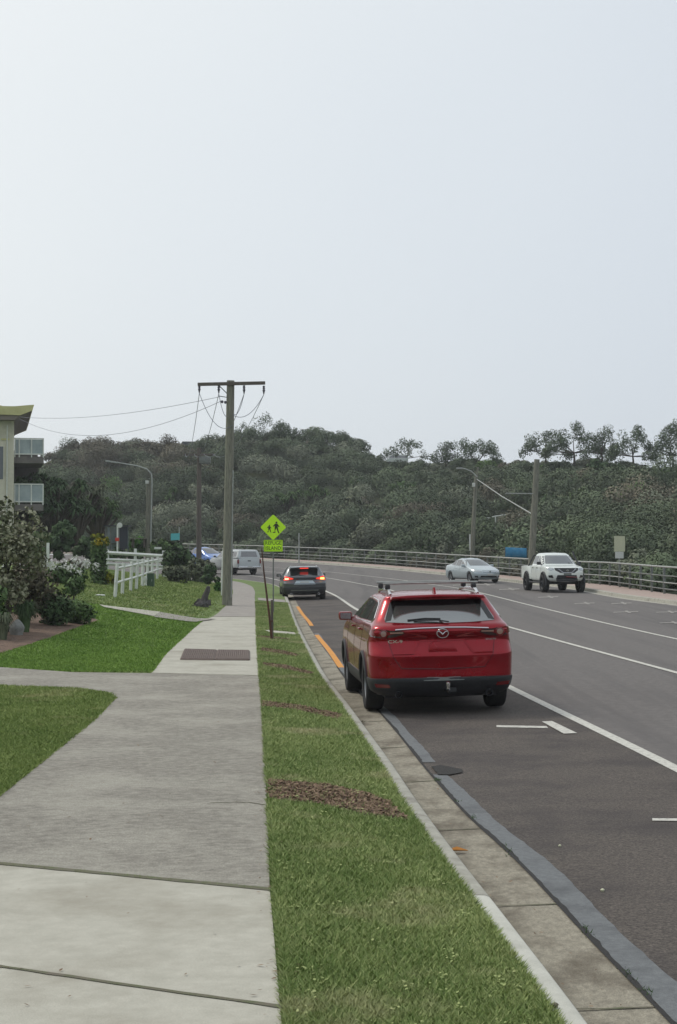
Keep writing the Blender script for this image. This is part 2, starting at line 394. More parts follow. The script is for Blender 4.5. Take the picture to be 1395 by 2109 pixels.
# near land
strip('lawn', const(-90), offs(KERB, 0.002), -8, 112, zland, 0, 'lawn_soil', nx=120)
for name, a, b, m in (('footpath', -8, 9.26, 'conc_light'), ('footpath', 9.28, 25.25, 'conc_dark'),
                      ('footpath', 25.27, 47.5, 'conc_light'), ('footpath', 47.52, 99, 'conc_far')):
    if name and a < 5:    # slanted joint across the path at the near end
        for nm, pl, mm in (('footpath', [(-8,-8),(.25,-8),(-.06,3),(-.22,6.3),(-.405,9.22),(-2.21,10.02),(-8,12.5)], 'conc_light'),
                           ('footpath', [(-2.21,10.06),(-.408,9.26),(-.47,10.5),(-.66,14.1),(-.86,17.7),(-1.1,22),(-1.29,25.2),(-3.09,25.72),(-4.43,25.95),(-5.91,27.1),(-12,28.6),
                                         (-12,24.9),(-5.11,23.4),(-3.84,22.9),(-3.4,22.4),(-3.2,22.0),(-3.04,21.2),(-2.91,18.7),(-2.84,15.7),(-2.78,12.7),(-2.76,11.5),(-2.9,10.34)], 'conc_dark')):
            polysheet(nm, pl, zland, .008, mm)
    elif a > 20:
        strip(name, PATHL, PATHR, a, b, zland, .005, m, nx=2)
for (x0, y0, x1, y1, wd) in ((-2.3,10.06,-.40,9.24,.035),(-2.6,8.0,-.25,6.86,.02),(-2.6,3.6,-.1,3.2,.02),(-3.10,25.74,-1.30,25.23,.03),(-3.9,47.6,-2.53,47.6,.05),
                         (-3.3,29.4,-1.6,29.0,.0)):
    if wd: polysheet('path_joint', [(x0,y0-wd),(x1,y1-wd),(x1,y1+wd),(x0,y0+wd)], zland, .012, 'dark_joint', jit=.006)
P = lambda pts, z=zland: [G(x, y, 0, z) for x, y in pts]
polysheet('side_path', P([(445,1276),(330,1262),(318,1272),(405,1282)]), zland, .030, 'conc_far', step=.3)
polysheet('side_path', P([(318,1271),(331,1262),(228,1250),(205,1247),(215,1252)]), zland, .034, 'conc_light', step=.3)
polysheet('verge_crossing', [(-1.72,38.6),(-.99,38.2),(-1.05,39.6),(-1.98,40.3)], zland, .008, 'conc_light')
polysheet('verge_crossing', [(-3.2,62),(-2.05,60.6),(-2.2,63.5),(-3.35,64.5)], zland, .008, 'conc_far')
polysheet('mulch_bed', P([(-120,1352),(0,1346),(55,1330),(120,1308),(168,1290),(205,1278),(170,1262),(60,1262),(-120,1262)]), zland, .01, 'mulch', jit=.05)
MULCH = [[(-.61,13.65),(-.1,13.5),(.22,13.15),(.42,12.7),(.53,11.9),(.2,12.05),(-.15,12.45),(-.56,12.6)],
         [(-1.02,20.9),(-.5,20.5),(.04,19.55),(-.02,18.95),(-.55,19.9),(-.98,20.1)],
         [(-1.36,27.9),(-.95,27.6),(-.44,26.6),(-.5,26.2),(-1.0,27.0),(-1.32,27.4)],
         [(-1.62,32.3),(-1.1,31.7),(-.78,30.9),(-.84,30.5),(-1.2,31.0),(-1.58,31.4)]]
for q_ in (2, 3):
    cy_ = sum(a[1] for a in MULCH[q_])/len(MULCH[q_]); cx_ = sum(a[0] for a in MULCH[q_])/len(MULCH[q_])
    MULCH[q_] = [(cx_+(a-cx_)*1.05, cy_+(b-cy_)*1.45) for a, b in MULCH[q_]]
MULCH.append([(-1.95,37.2),(-1.4,36.8),(-1.1,36.2),(-1.15,35.8),(-1.6,36.2),(-1.9,36.6)])
for p_ in MULCH: polysheet('mulch', p_, zland, .012, 'mulch', jit=.035, step=.3)
# mulch chips for the nearest strips
def chips(name, polys, dens, size):
    V = []; T = []
    for pl in polys:
        xs = [p[0] for p in pl]; yy = [p[1] for p in pl]
        n = int((max(xs)-min(xs))*(max(yy)-min(yy))*dens); k = 0
        for _ in range(n):
            x = random.uniform(min(xs), max(xs)); y = random.uniform(min(yy), max(yy))
            ins = False
            for i in range(len(pl)):
                (x1, y1), (x2, y2) = pl[i], pl[(i+1) % len(pl)]
                if (y1 > y) != (y2 > y) and x < (x2-x1)*(y-y1)/(y2-y1)+x1: ins = not ins
            if not ins: continue
            a = random.uniform(0, 6.28); l_ = size*random.uniform(.5, 1.4); w_ = l_*.22; t = random.uniform(-.4, .5)
            u = Vector((math.cos(a), math.sin(a), t))*l_; v_ = Vector((-math.sin(a), math.cos(a), random.uniform(-.5, .5)))*w_
            c = Vector((x, y, float(zland(x, y)) + .022))
            V += [c-u-v_, c+u-v_, c+u+v_, c-u+v_]; T += [random.random()]*4
    o = fast_mesh(name, V, 'twig', tint=T); return tag(o, kind='stuff', label='loose bark chips on the mulch strips of the grass verge', cat='mulch')
chips('bark_chips', MULCH, 2600, .022)
# painted markings
def line(name, cv, wd, y0, y1, m, o0=0):
    strip(name, offs(cv, -wd/2+o0), offs(cv, wd/2+o0), y0, y1, zroad, .009, m)
line('edge_line', EDGE, .14, -8, 140, 'white_line')
line('centre_line', CENT, .13, -8, 145, 'white_line')
line('far_edge_line', LINC, .12, -8, 150, 'white_line')
for a, b, x0 in ((29.7, 41.2, 0), (46.0, 60.5, 0)):
    cvy = Curve([(.05,29.7),(-.16,34),(-.62,42),(-.85,47.2),(-1.25,54),(-1.63,61.2)])
    line('kerbside_line', cvy, .12, a, b, 'orange_line')
polysheet('bay_marking', P([(1022,1494),(1125,1496),(1128,1500),(1022,1498)], zroad), zroad, .010, 'white_line')
polysheet('bay_marking', P([(1115,1487),(1136,1486),(1188,1511),(1160,1512)], zroad), zroad, .014, 'white_line')
polysheet('bay_marking', P([(1341,1685),(1470,1686),(1470,1691),(1341,1690)], zroad), zroad, .010, 'white_line')
for k, (cx, cy) in enumerate(((1205,1242),(1281,1242),(1130,1229),(1050,1213),(1290,1260),(1378,1260),(1385,1282),(1000,1203),(955,1204))):
    L_ = 22 if k < 4 or k > 6 else 27
    polysheet('bay_marking', P([(cx-L_,cy+.8),(cx+L_*.9,cy-.6),(cx+L_*.9,cy+.9),(cx-L_,cy+2.2)], zroad), zroad, .010, 'worn_line')
    polysheet('bay_marking', P([(cx-4,cy-1.6),(cx+2,cy-1.8),(cx+11,cy+3.2),(cx+4,cy+3.4)], zroad), zroad, .014, 'worn_line')
# tar patch and cracks by the gutter
polysheet('tar_patch', P([(888,1580),(905,1577),(952,1585),(950,1592),(925,1597),(902,1596)], zroad), zroad, .016, 'crackmat', jit=.012)
polysheet('gutter_joint', P([(760,1811),(1000,1816)], zroad)[:1] + [(.78,11.19),(1.15,11.18),(1.15,11.20),(.78,11.205)][1:], lambda x, y: zs(y), .003, 'crackmat') if False else None
def gline(Yj, wd=.012):
    a = float(KERB(Yj))+.20; b = float(GUTR(Yj))-.01
    polysheet('gutter_joint', [(a,Yj-wd),(b,Yj-wd),(b,Yj+wd),(a,Yj+wd)], lambda x, y: zs(y)-.006+.012*np.clip((x-KERB(y)-.34)/.3, 0, 1), .006, 'dark_joint', jit=.004, step=.08)
for Yj in (7.55, 9.75, 12.4, 15.0, 17.6, 20.3, 23.5, 27): gline(Yj, .005+.0006*Yj)

# ------------------------------------------------------------------ grass blades
def inpoly(X, Y, pl):
    ins = np.zeros(len(X), bool)
    for i in range(len(pl)):
        (x1, y1), (x2, y2) = pl[i], pl[(i+1) % len(pl)]
        c = ((y1 > Y) != (y2 > Y)) & (X < (x2-x1)*(Y-y1)/((y2-y1)+1e-12)+x1); ins ^= c
    return ins
BED = P([(-120,1352),(0,1346),(55,1330),(120,1308),(168,1290),(205,1278),(170,1262),(60,1262),(-120,1262)])
SIDE = [(-3.1,25.9),(-4.43,25.95),(-5.91,27.1),(-12,28.6),(-12,24.9),(-5.11,23.4),(-3.84,22.9),(-3.22,22.1),(-3.0,21.2)]
def grass(name, X, Y, h, wd, m, label):
    n = len(X); Z = zland(X, Y); a = rng.uniform(0, 6.283, n); ln = rng.uniform(-1.3, 1.3, (n, 2))*h[:, None]
    hh = h*rng.uniform(.4, 1.1, n); dx = np.cos(a)*wd; dy = np.sin(a)*wd
    V = np.empty((n, 3, 3)); V[:, 0] = np.c_[X-dx, Y-dy, Z-.004]; V[:, 1] = np.c_[X+dx, Y+dy, Z-.004]; V[:, 2] = np.c_[X+ln[:, 0], Y+ln[:, 1], Z+hh]
    big = .5+.28*np.sin(X*2.3+1.7*np.sin(Y*1.1))*np.cos(Y*1.3+X)+.22*np.sin(X*7.1+2*np.sin(Y*3.3))*np.cos(Y*4.9-X*2)
    t = np.clip(.14+.5*big+rng.normal(0, .22, n), 0, 1)
    straw = rng.random(n) < .05; t[straw] = 1
    o = fast_mesh(name, V.reshape(-1, 3), m, tint=np.repeat(t, 3), nper=3)
    return tag(o, label, 'grass', kind='stuff')
def scatter(y0, y1, fl, fr, n):
    Y = y0*(y1/y0)**rng.random(n)      # denser near
    X = fl(Y) + (fr(Y)-fl(Y))*rng.random(n); return X, Y
X, Y = scatter(4.5, 60, PATHR, KERB, 300000)
keep = np.ones(len(X), bool)
for p_ in MULCH:
    cx_, cy_ = np.mean([q[0] for q in p_]), np.mean([q[1] for q in p_])
    sh = [(cx_+(a-cx_)*1.03, cy_+(b-cy_)*1.02) for a, b in p_]
    keep &= ~(inpoly(X, Y, sh) & (rng.random(len(X)) < .90))
keep &= ~inpoly(X, Y, [(-1.72,38.6),(-.99,38.2),(-1.05,39.6),(-1.98,40.3)])
X, Y = X[keep], Y[keep]; ed = rng.random(len(X)) < .10
X = np.where(ed, np.where(rng.random(len(X)) < .5, PATHR(Y)+.035+rng.normal(0, .010, len(X)), KERB(Y)-.02+rng.normal(0, .010, len(X))), X)
kp = (X > PATHR(Y)+.012) & (X < KERB(Y)-.004); X, Y = X[kp], Y[kp]
grass('verge_grass', X, Y, np.full(len(X), .035)*(1+Y*.012), .0035+Y*.00028, 'grass_near', 'short mown grass verge between the footpath and the kerb')
fl = lambda Y: np.maximum(-.235*Y-.4, -14)
X, Y = scatter(11, 47, fl, PATHL, 260000)
keep = ~inpoly(X, Y, SIDE) & ~inpoly(X, Y, BED) & (X < PATHL(Y))
sp_ = [(-11,53.5),(-9,52.5),(-8.25,55.3)]
X, Y = X[keep], Y[keep]
g1 = (Y < 26)
grass('lawn_grass', X[g1], Y[g1], np.full(g1.sum(), .032)*(1+Y[g1]*.01), .0035+Y[g1]*.0003, 'grass_dull', 'mown lawn left of the grey footpath below the side path')
g2 = ~g1
grass('lawn_grass', X[g2], Y[g2], np.full(g2.sum(), .03)*(1+Y[g2]*.01), .0035+Y[g2]*.0003, 'grass_lawn', 'bright green lawn strip between the two side paths')

fl2 = lambda Y: np.full_like(np.asarray(Y, float), -14.5)
X, Y = scatter(47, 84, fl2, offs(PATHL, -.02), 60000)
keep = ~inpoly(X, Y, P([(447,1277),(330,1261),(228,1249),(203,1246),(213,1253),(318,1273),(405,1283)])) & (np.abs(X/Y) < .25)
X, Y = X[keep], Y[keep]
grass('lawn_grass', X, Y, np.full(len(X), .035)*(1+Y*.01), .004+Y*.0003, 'grass_dull', 'mown lawn round the white fence beyond the far side path')

# grass creeping over the slab joint and the path edges, cracks in the old slab
tt = rng.random(900); X = -2.6+2.2*tt; Y = 10.08-.84*(X+2.3)/1.9*1.0; Y = 10.06+(9.24-10.06)*(X+2.3)/1.9 + rng.normal(0, .012, 900)
keep = (np.sin(X*9)+np.sin(X*23+1) > -.3); X = X[keep]; Y = Y[keep]
grass('joint_grass', X, Y, np.full(len(X), .022), .003, 'grass_near', 'thin line of grass in the joint between the pale and the grey slab')
def crack(pts, wd=.006):
    q = []
    for (a, b), (c, d) in zip(pts[:-1], pts[1:]):
        for i in range(8): q.append((a+(c-a)*i/8+random.uniform(-.01,.01), b+(d-b)*i/8+random.uniform(-.02,.02)))
    L_ = [(x-wd*.3, y-wd) for x, y in q]; R_ = [(x+wd*.3, y+wd) for x, y in q]
    polysheet('path_crack', L_+R_[::-1], zland, .012, 'dark_joint')
0 and crack([gq for gq in [G(x, y, 0, zland) for x, y in ((300,1690),(345,1690),(372,1680),(400,1665),(392,1650),(360,1640))]], .008)
None and crack([G(x, y, 0, zland) for x, y in ((300,1945),(420,1968),(500,1990),(575,1972))], .004)
crack([G(x, y, 0, zland) for x, y in ((430,1655),(500,1652),(552,1658))], .009)

# bits lying about: dead leaves, clippings, clover
V = []; T = []
for _ in range(420):
    y = 5.5*(40/5.5)**random.random(); r_ = random.random()
    x = float(PATHR(y))+random.gauss(.0, .06) if r_ < .4 else float(KERB(y))+random.uniform(.17, .5) if r_ < .7 else random.uniform(float(PATHL(y)), float(PATHR(y)))
    z = float(zland(x, y))+.014 if x < KERB(y) else float(zs(y))+.010
    a = random.uniform(0, 6.3); s_ = random.uniform(.006, .02)*(1+y*.01); u = Vector((math.cos(a), math.sin(a), random.uniform(0, .3)))*s_; v_ = Vector((-math.sin(a), math.cos(a), .1))*s_*random.uniform(.2, .5); c = Vector((x, y, z+.003))
    V += [c-u, c-v_, c+u, c+v_]; T += [random.random()]*4
tag(fast_mesh('leaf_litter', V, 'twig', tint=T), 'dry bits of leaf and grass strewn along the path edges and gutter', 'leaves', kind='stuff')
V = []; T = []
for _ in range(260):
    y = 5.8*(24/5.8)**random.random(); x0_ = random.uniform(float(PATHR(y))+.05, float(KERB(y))-.05)
    for q in range(5):
        c = Vector((x0_+random.gauss(0, .02), y+random.gauss(0, .03), 0)); c.z = float(zland(c.x, c.y))+random.uniform(.02, .034); a = random.uniform(0, 6.3); s_ = random.uniform(.006, .012)
        u = Vector((math.cos(a), math.sin(a), .2))*s_; v_ = Vector((-math.sin(a), math.cos(a), -.2))*s_*.8
        V += [c-u, c-v_, c+u, c+v_]; T += [random.uniform(.5, 1)]*4
tag(fast_mesh('clover', V, 'grass_near', tint=T), 'scattered clover leaves among the grass of the verge', 'clover', kind='stuff')
# ------------------------------------------------------------------ far side: hill behind the fence
FENCE = offs(FKERB, 2.05)
fy = np.array([-8, 5, 20] + list(np.arange(30, 187, 2.0)))
fp = np.c_[FENCE(fy), fy]
tg = np.gradient(fp, axis=0); tg /= np.linalg.norm(tg, axis=1)[:, None]; nr = np.c_[tg[:, 1], -tg[:, 0]]
sarr = np.r_[0, .5, 1, 2, 3.5, 5, 7, 9, 11, 13, 15, 17, 19, 21, 23, 25, 27, 29, 31, 33, 35, 37, 39, 42, 45, 55, 80, 140, 260, 600]
def crest_py(px):
    return float(np.interp(px, [0, 380, 470, 520, 640, 720, 780, 1060, 1200, 1400], [930, 930, 925, 905, 910, 928, 957, 956, 957, 966]))
def hill_z(P0, s):
    """P0 = (i) index into the fence line, s = metres outwards"""
    p = fp[P0]; q = p + nr[P0]*40; Y = max(q[1], 60.0)
    pxc = q[0]/Y*F_PX + CXP; zc = max(Z_at(crest_py(pxc), Y), 8.5)
    z0 = float(zf_(0, p[1])) + .13
    t = min(max((s-2)/38, 0), 1); prof = t*t*(3-2*t)*.55 + t*.45
    return z0 + (zc - z0)*prof - .22*max(0, min(s-43, 60)) - .25*math.sin(min(s, 3)/3*math.pi) + (.35*math.sin(s*.5+P0*.35)+.3*math.sin(P0*.9))*min(t*4, 1)*max(0, 1-t)
V = []; Fc = []
for i in range(len(fy)):
    for s in sarr:
        q = fp[i] + nr[i]*(s+.25); V.append((q[0], q[1], hill_z(i, s)))
n_ = len(sarr)
for i in range(len(fy)-1):
    for j in range(n_-1): Fc.append((i*n_+j, (i+1)*n_+j, (i+1)*n_+j+1, i*n_+j+1))
me = bpy.data.meshes.new('hillside'); me.from_pydata(V, [], Fc); me.materials.append(M['hill'])
hill = bpy.data.objects.new('hillside', me); COL.objects.link(hill); tag(hill, kind='structure')
me.polygons.foreach_set('use_smooth', [True]*len(Fc))
def hp(i, s, sink=0):
    i0 = int(max(0, min(len(fy)-2, math.floor(i)))); t = i-i0
    a = fp[i0] + nr[i0]*(s+.25); b = fp[i0+1] + nr[i0+1]*(s+.25)
    return Vector((a[0]*(1-t)+b[0]*t, a[1]*(1-t)+b[1]*t, hill_z(i0, s)*(1-t)+hill_z(i0+1, s)*t - sink))
def proj(v): return (v[0]/v[1]*F_PX+CXP, HORIZ-(v[2]-H)/v[1]*F_PX)
def hill_at(px, s):
    """point on the hill, s metres behind the fence, under the photo column px"""
    best = None
    for k in range(0, (len(fy)-1)*4):
        p = hp(k/4, s)
        if p.y < 20: continue
        d = abs(proj(p)[0]-px)
        if best is None or d < best[0]: best = (d, p)
    return best[1]
# ground beyond everything: reaches the horizon
mb = MB(); mb.add([(-700,-110,-.6),(700,-110,-.6),(700,860,-.6),(-700,860,-.6)], [(0,1,2,3)]).build('ground', 'lawn_soil'); tag(bpy.data.objects['ground'], kind='structure')

# ------------------------------------------------------------------ foliage
def leaf_quads(cs, rs, n, size, flat=.0, fill=.55, aspect=.6, squash=1.0, dome=.6, nz_=.6):
    cs = np.asarray(cs, float); rs = np.asarray(rs, float); wts = rs**2; k = rng.choice(len(cs), n, p=wts/wts.sum())
    d = rng.normal(size=(n, 3)); d /= np.linalg.norm(d, axis=1)[:, None]
    rr = rs[k]*(fill + (1-fill)*rng.random(n)**.5)*rng.uniform(.85, 1.12, n)
    off = d*rr[:, None]; off[:, 2] *= squash
    c = cs[k] + off
    nrm = d*dome + rng.normal(size=(n, 3))*nz_ + np.array([0, 0, .5+flat]); nrm /= np.linalg.norm(nrm, axis=1)[:, None]
    u = np.cross(nrm, rng.normal(size=(n, 3))); u /= np.linalg.norm(u, axis=1)[:, None]; v = np.cross(nrm, u)
    s = size*rng.uniform(.6, 1.35, n); u = u*s[:, None]; v = v*(s*aspect)[:, None]
    fl = (np.cross(u, v)*d).sum(1) < 0; v[fl] *= -1
    V = np.empty((n, 4, 3)); V[:, 0] = c-u; V[:, 1] = c-v; V[:, 2] = c+u; V[:, 3] = c+v
    N = d + np.array([0, 0, .35]) + rng.normal(size=(n, 3))*.17; N /= np.linalg.norm(N, axis=1)[:, None]; leaf_quads.N = np.repeat(N, 4, axis=0)
    tint = np.clip(rng.normal(.45, .2, n) + (rng.random(len(cs))[k]-.5)*.5, 0, 1)
    return V.reshape(-1, 3), np.repeat(tint, 4)
def clumps(n, rx, ry, rz, z0, r, shell=.5, rngl=None):
    c = []
    while len(c) < n:
        p = rng.uniform(-1, 1, 3); l_ = np.linalg.norm(p)
        if l_ > 1 or l_ < shell*rng.random(): continue
        c.append((p[0]*rx, p[1]*ry, z0+p[2]*rz))
    return np.array(c), rng.uniform(.65, 1.25, n)*r
def plant(name, loc, label, cat, group, crown, leaf, m, trunk=None, stem_m='bark', rz=0, squash=1.0, aspect=.6, extra=None):
    """crown: (centres, radii); leaf: (count, size)"""
    e = empty(name, loc, rz, label, cat, group)
    V, T = leaf_quads(crown[0], crown[1], leaf[0], leaf[1], squash=squash, aspect=aspect)
    fast_mesh('crown' if trunk else 'foliage', V, m, e, tint=T, nrm=leaf_quads.N)
    if trunk:
        mb = MB(); top, r0 = trunk
        cs = crown[0]; order = rng.permutation(len(cs))[:9]
        mb.tube([(0,0,-.15),(r0*.4,0,top*.5),(0,r0*.3,top)], [r0*1.15, r0*.85, r0*.6], 8)
        for k in order:
            c = Vector(cs[k]); a = Vector((0,r0*.3,top*.92)); mid = a.lerp(c, .5)+Vector((rng.normal()*.1, rng.normal()*.1, .12*c.length*.3))
            mb.tube([a, mid, c], [r0*.5, r0*.3, r0*.12], 5)
        mb.build('trunk', stem_m, e, smooth=True)
    if extra: extra(e)
    return e
def bush(name, x, y, z, rx, ry, h, m, label, cat='shrub', group=None, n=1200, size=.08, nc=14, r=None, **k):
    r = r or min(rx, ry, h)*.42
    c = clumps(nc, rx-r*.6, ry-r*.6, max(h/2-r*.5, .05), h/2, r)
    return plant(name, (x, y, z), label, cat, group, c, (n, size), m, **k)
# the scrub that covers the hill: past counting, one mass
SP = [((92,101,82),.32),((98,109,86),.28),((110,115,98),.16),((80,89,72),.12),((108,104,90),.06),((98,94,82),.03),((96,116,74),.03)]
spc = np.array([S(*c)[:3] for c, _ in SP]); spw = np.array([w_ for _, w_ in SP]); spw /= spw.sum()
SV = []; SC = []; SN = []
def scrub_bush(p, r, h, n, size, ci):
    nc = 10
    th = rng.uniform(0, 6.283, nc); q = r*.72*rng.random(nc)**.5
    c = np.c_[q*np.cos(th), q*np.sin(th), h*(.25+.42*(1-(q/r)**1.6)*rng.uniform(.7, 1.15, nc))]; rr = r*rng.uniform(.26, .46, nc)
    c = c + np.array(p)
    V, T = leaf_quads(c, rr, n, size, squash=.8, fill=.82, dome=1.3, nz_=.38)
    base = spc[ci]*rng.uniform(.85, 1.45); col = np.empty((len(V), 4)); col[:, 3] = 1
    col[:, :3] = base[None]*(.88+.24*T[:, None])
    SV.append(V); SC.append(col); SN.append(leaf_quads.N)
for s0, dens, r0, hh in ((2.4,2.6,1.4,1.7),(5,3.2,2.1,2.9),(9,3.6,2.4,3.0),(13,3.8,2.5,2.9),(17,3.8,2.5,2.8),(21,3.9,2.6,2.8),(25,3.9,2.6,2.7),(29,4.0,2.5,2.6),(33,3.6,2.3,2.3),(37,3.4,2.0,2.0),(40.5,3.2,1.7,1.6)):
    i = 8.0
    while i < len(fy)-1:
        p = hp(i, s0+rng.uniform(-1.6, 1.6), .35)
        sp = np.linalg.norm((fp[int(i)]+nr[int(i)]*s0) - (fp[min(int(i)+1, len(fy)-1)]+nr[min(int(i)+1, len(fy)-1)]*s0))
        i += dens*rng.uniform(.5, 1.05)/max(sp, .5)
        px, py = proj(p)
        if px < -140 or px > 1500: continue
        if 975 < px < 1080 and 8 < s0 < 18: continue
        if px > 1330 and s0 > 34: continue
        cut = 1.0
        if px > 755 and s0 > 27: cut = .75 if s0 < 32 else .5
        near = 1 if p.y < 110 else .8
        ci = int(rng.choice(len(spc), p=spw))
        if px < 430 and s0 > 22: ci = int(rng.choice([4, 5, 4, 2, 0]))
        f = rng.uniform(.62, 1.35) if rng.random() > .1 else rng.uniform(1.4, 1.75)
        scrub_bush(p, r0*f*max(cut, .6), hh*1.25*f**.6*rng.uniform(.75, 1.25)*cut, int(1900*near*f*f*max(cut, .5)), .088 if near == 1 else .115, ci)
sc_ = fast_mesh('scrub', np.concatenate(SV), 'scrub', col=np.concatenate(SC), nrm=np.concatenate(SN))
tag(sc_, 'dense coastal scrub covering the hillside behind the fence', 'scrub', kind='stuff')
# ------------------------------------------------------------------ trees along the crest
def crest_tree(px, py_base, py_top, wpx, s, label, m='leaf_crest', open_=False, n=1500):
    p = hill_at(px, s); Y = p.y; k = Y/F_PX; rx = wpx*k*(.66 if open_ else .58); zb = min(Z_at(py_base+8, Y), p.z+.2); ht = Z_at(py_top, Y)-zb
    nc = int(wpx*.62)+10; c = []; rr = []
    lo_ = .24 if open_ else .08
    ph = rng.uniform(0, 6.28, 3)
    for j in range(nc):
        u = rng.uniform(-1, 1); top = (1-abs(u)**2.4)**.6*(.86+.10*math.sin(u*5+ph[0])+.07*math.sin(u*11+ph[1]))
        if top < lo_: top = lo_+.08
        z_ = lo_+.06+(top-lo_)*rng.random()**.55
        c.append((u*rx*.93, rng.uniform(-1, 1)*min(rx*.7, 2.2), z_*ht)); rr.append(ht*rng.uniform(.09, .17)*(.85 if open_ else 1.15))
    c = np.array(c); rr = np.array(rr); c[:, 2] -= rr*.6
    return plant('tree', (p.x, p.y, zb), label, 'tree', 'trees along the crest of the hill', (c, rr), (int(n*2.4), .092), m,
                 trunk=(ht*(.30 if open_ else .2), .07+ht*.012))
crest_tree(545, 912, 852, 110, 36, 'tallest dark tree on the crest just right of the power pole', n=2600)
crest_tree(496, 915, 866, 34, 37, 'small wispy tree touching the right side of the tall power pole', open_=True, n=450)
crest_tree(605, 916, 868, 70, 38, 'loose airy tree between the tallest crest tree and the flat one', open_=True, n=1100)
crest_tree(672, 925, 886, 90, 37, 'flat topped dark tree above the school crossing sign to its right', n=1900)
crest_tree(735, 948, 904, 62, 38, 'rounded green tree where the left crest drops to the parked van', n=1500)
crest_tree(838, 952, 902, 96, 38, 'thin umbrella shaped tree standing over the white van', open_=True, n=1200)
crest_tree(925, 955, 902, 48, 38, 'upright grey tree beside the bushy one left of the lamp pole', n=1100)
crest_tree(985, 958, 896, 92, 37, 'bushy spreading tree on the crest behind the lamp pole', n=2300)
crest_tree(1118, 952, 882, 90, 38, 'lacy tree over the leaning pole, leftmost of the right hand row', open_=True, n=1500)
crest_tree(1185, 950, 866, 105, 38, 'tallest lacy tree of the right hand row on the crest', open_=True, n=2300)
crest_tree(1245, 945, 872, 60, 38.5, 'narrow lacy tree between two wider ones on the right crest', open_=True, n=1000)
crest_tree(1308, 955, 878, 82, 38, 'dark spreading tree second from the right edge of the picture', n=2000, open_=True)
crest_tree(1385, 950, 868, 80, 38, 'dark tree cut by the right edge of the picture', n=2000, open_=True)
for px, t, wd in ((70,888,40),(120,902,60),(180,900,66),(245,903,60),(300,896,64),(352,890,46)):
    crest_tree(px, 945, t, wd, 37, {70:'tuft of a tree above the upper balcony',120:'low brown tree on the crest, first right of the balcony',180:'low brown tree on the crest, second right of the balcony',
        245:'brown crest tree above the left street lamp arm',300:'taller grey tree on the crest above the left lamp pole',352:'sparse grey tree beside the hilltop building'}[px], 'leaf_brown' if px > 75 else 'leaf_crest', n=1300)
# hillside shrubs one can tell apart
def on_hill(px, py):
    """hill point seen at a pixel"""
    best = None
    for s in np.arange(2, 38, 1.5):
        p = hill_at(px, s); d = abs(proj(p)[1]-py)
        if best is None or d < best[0]: best = (d, p)
    return best[1]
def hill_bush(px, py, wpx, hpx, m, label, n=900, size=.2):
    p = on_hill(px, py); k = p.y/F_PX
    return bush('shrub', p.x, p.y-1.2, p.z, wpx*k/2, wpx*k/2.6, hpx*k, m, label, n=n, size=size)
hill_bush(905, 1148, 110, 46, 'leaf_bright', 'bright green shrub behind the fence left of the silver sedan', n=1600)
hill_bush(830, 1030, 80, 34, 'leaf_mid', 'mid green shrub halfway up the hill', n=900)
hill_bush(955, 1065, 70, 26, 'leaf_mid', 'low leafy green shrub left of the white handrail', n=700)
hill_bush(1320, 1075, 60, 28, 'leaf_mid', 'mid green shrub above the cream sign', n=700)
hill_bush(735, 1085, 90, 60, 'leaf_grey', 'grey green shrub behind the fence, above the grey car', n=1100)
hill_bush(1245, 1000, 90, 55, 'leaf_dark', 'dark rounded shrub below the right crest trees', n=1300)
hill_bush(1120, 1070, 80, 46, 'leaf_dark', 'dark shrub behind the leaning pole', n=1000)
hill_bush(640, 1110, 70, 60, 'leaf_mid', 'green shrub behind the fence right of the crossing sign', n=1000)
def pandanus(px, py, hpx, label, k_=1.0, n_heads=7, at=None, m='leaf_mid', wl=.13, blades=46, bl=.34):
    p = at or on_hill(px, py); k = p.y/F_PX; ht = hpx*k
    e = empty('pandanus', (p.x, p.y-.8, p.z-.2), 0, label, 'pandanus', 'pandanus clumps on the slope')
    mb = MB(); V = []; T = []
    heads = []
    for j in range(n_heads):
        a = 2*math.pi*j/n_heads+rng.random(); rr = ht*.42*rng.uniform(.3, 1); h_ = ht*rng.uniform(.45, .85)
        hd = Vector((math.cos(a)*rr, math.sin(a)*rr, h_)); heads.append(hd)
        mb.tube([(0,0,0), (hd.x*.4, hd.y*.4, h_*.5), hd], [.16, .11, .08], 6)
    for hd in heads:
        for q in range(blades):
            a = rng.uniform(0, 6.28); el = rng.uniform(-.2, 1.3); l_ = ht*bl*rng.uniform(.7, 1.15)
            u = Vector((math.cos(a)*math.cos(el), math.sin(a)*math.cos(el), math.sin(el))); sd_ = Vector((-math.sin(a), math.cos(a), 0))*wl*.5
            m1_ = hd + u*l_*.55; tip = m1_ + (u + Vector((0,0,-1.1)))*.35*l_
            t = rng.uniform(.1, 1)
            V += [hd-sd_*.6, hd+sd_*.6, m1_+sd_, m1_-sd_, m1_-sd_, m1_+sd_, tip+sd_*.15, tip-sd_*.15]; T += [t]*8
    mb.build('trunk', 'bark', e, smooth=True); fast_mesh('crown', V, m, e, tint=T)
    return e
pandanus(590, 1062, 62, 'spiky pandanus clump on the slope above the crossing sign', n_heads=9)
pandanus(655, 1050, 56, 'spiky pandanus clump right of the crossing sign, on the slope', n_heads=8)
pandanus(735, 1020, 48, 'small spiky pandanus left of the middle of the slope')
pandanus(515, 1075, 58, 'spiky pandanus just right of the tall power pole')
pandanus(850, 1040, 44, 'spiky pandanus in the middle of the slope', m='leaf_grey')
pandanus(350, 1050, 50, 'spiky pandanus right of the left lamp pole', m='leaf_mid')
pandanus(265, 1055, 52, 'spiky pandanus above the white post and rail fence', m='leaf_mid')
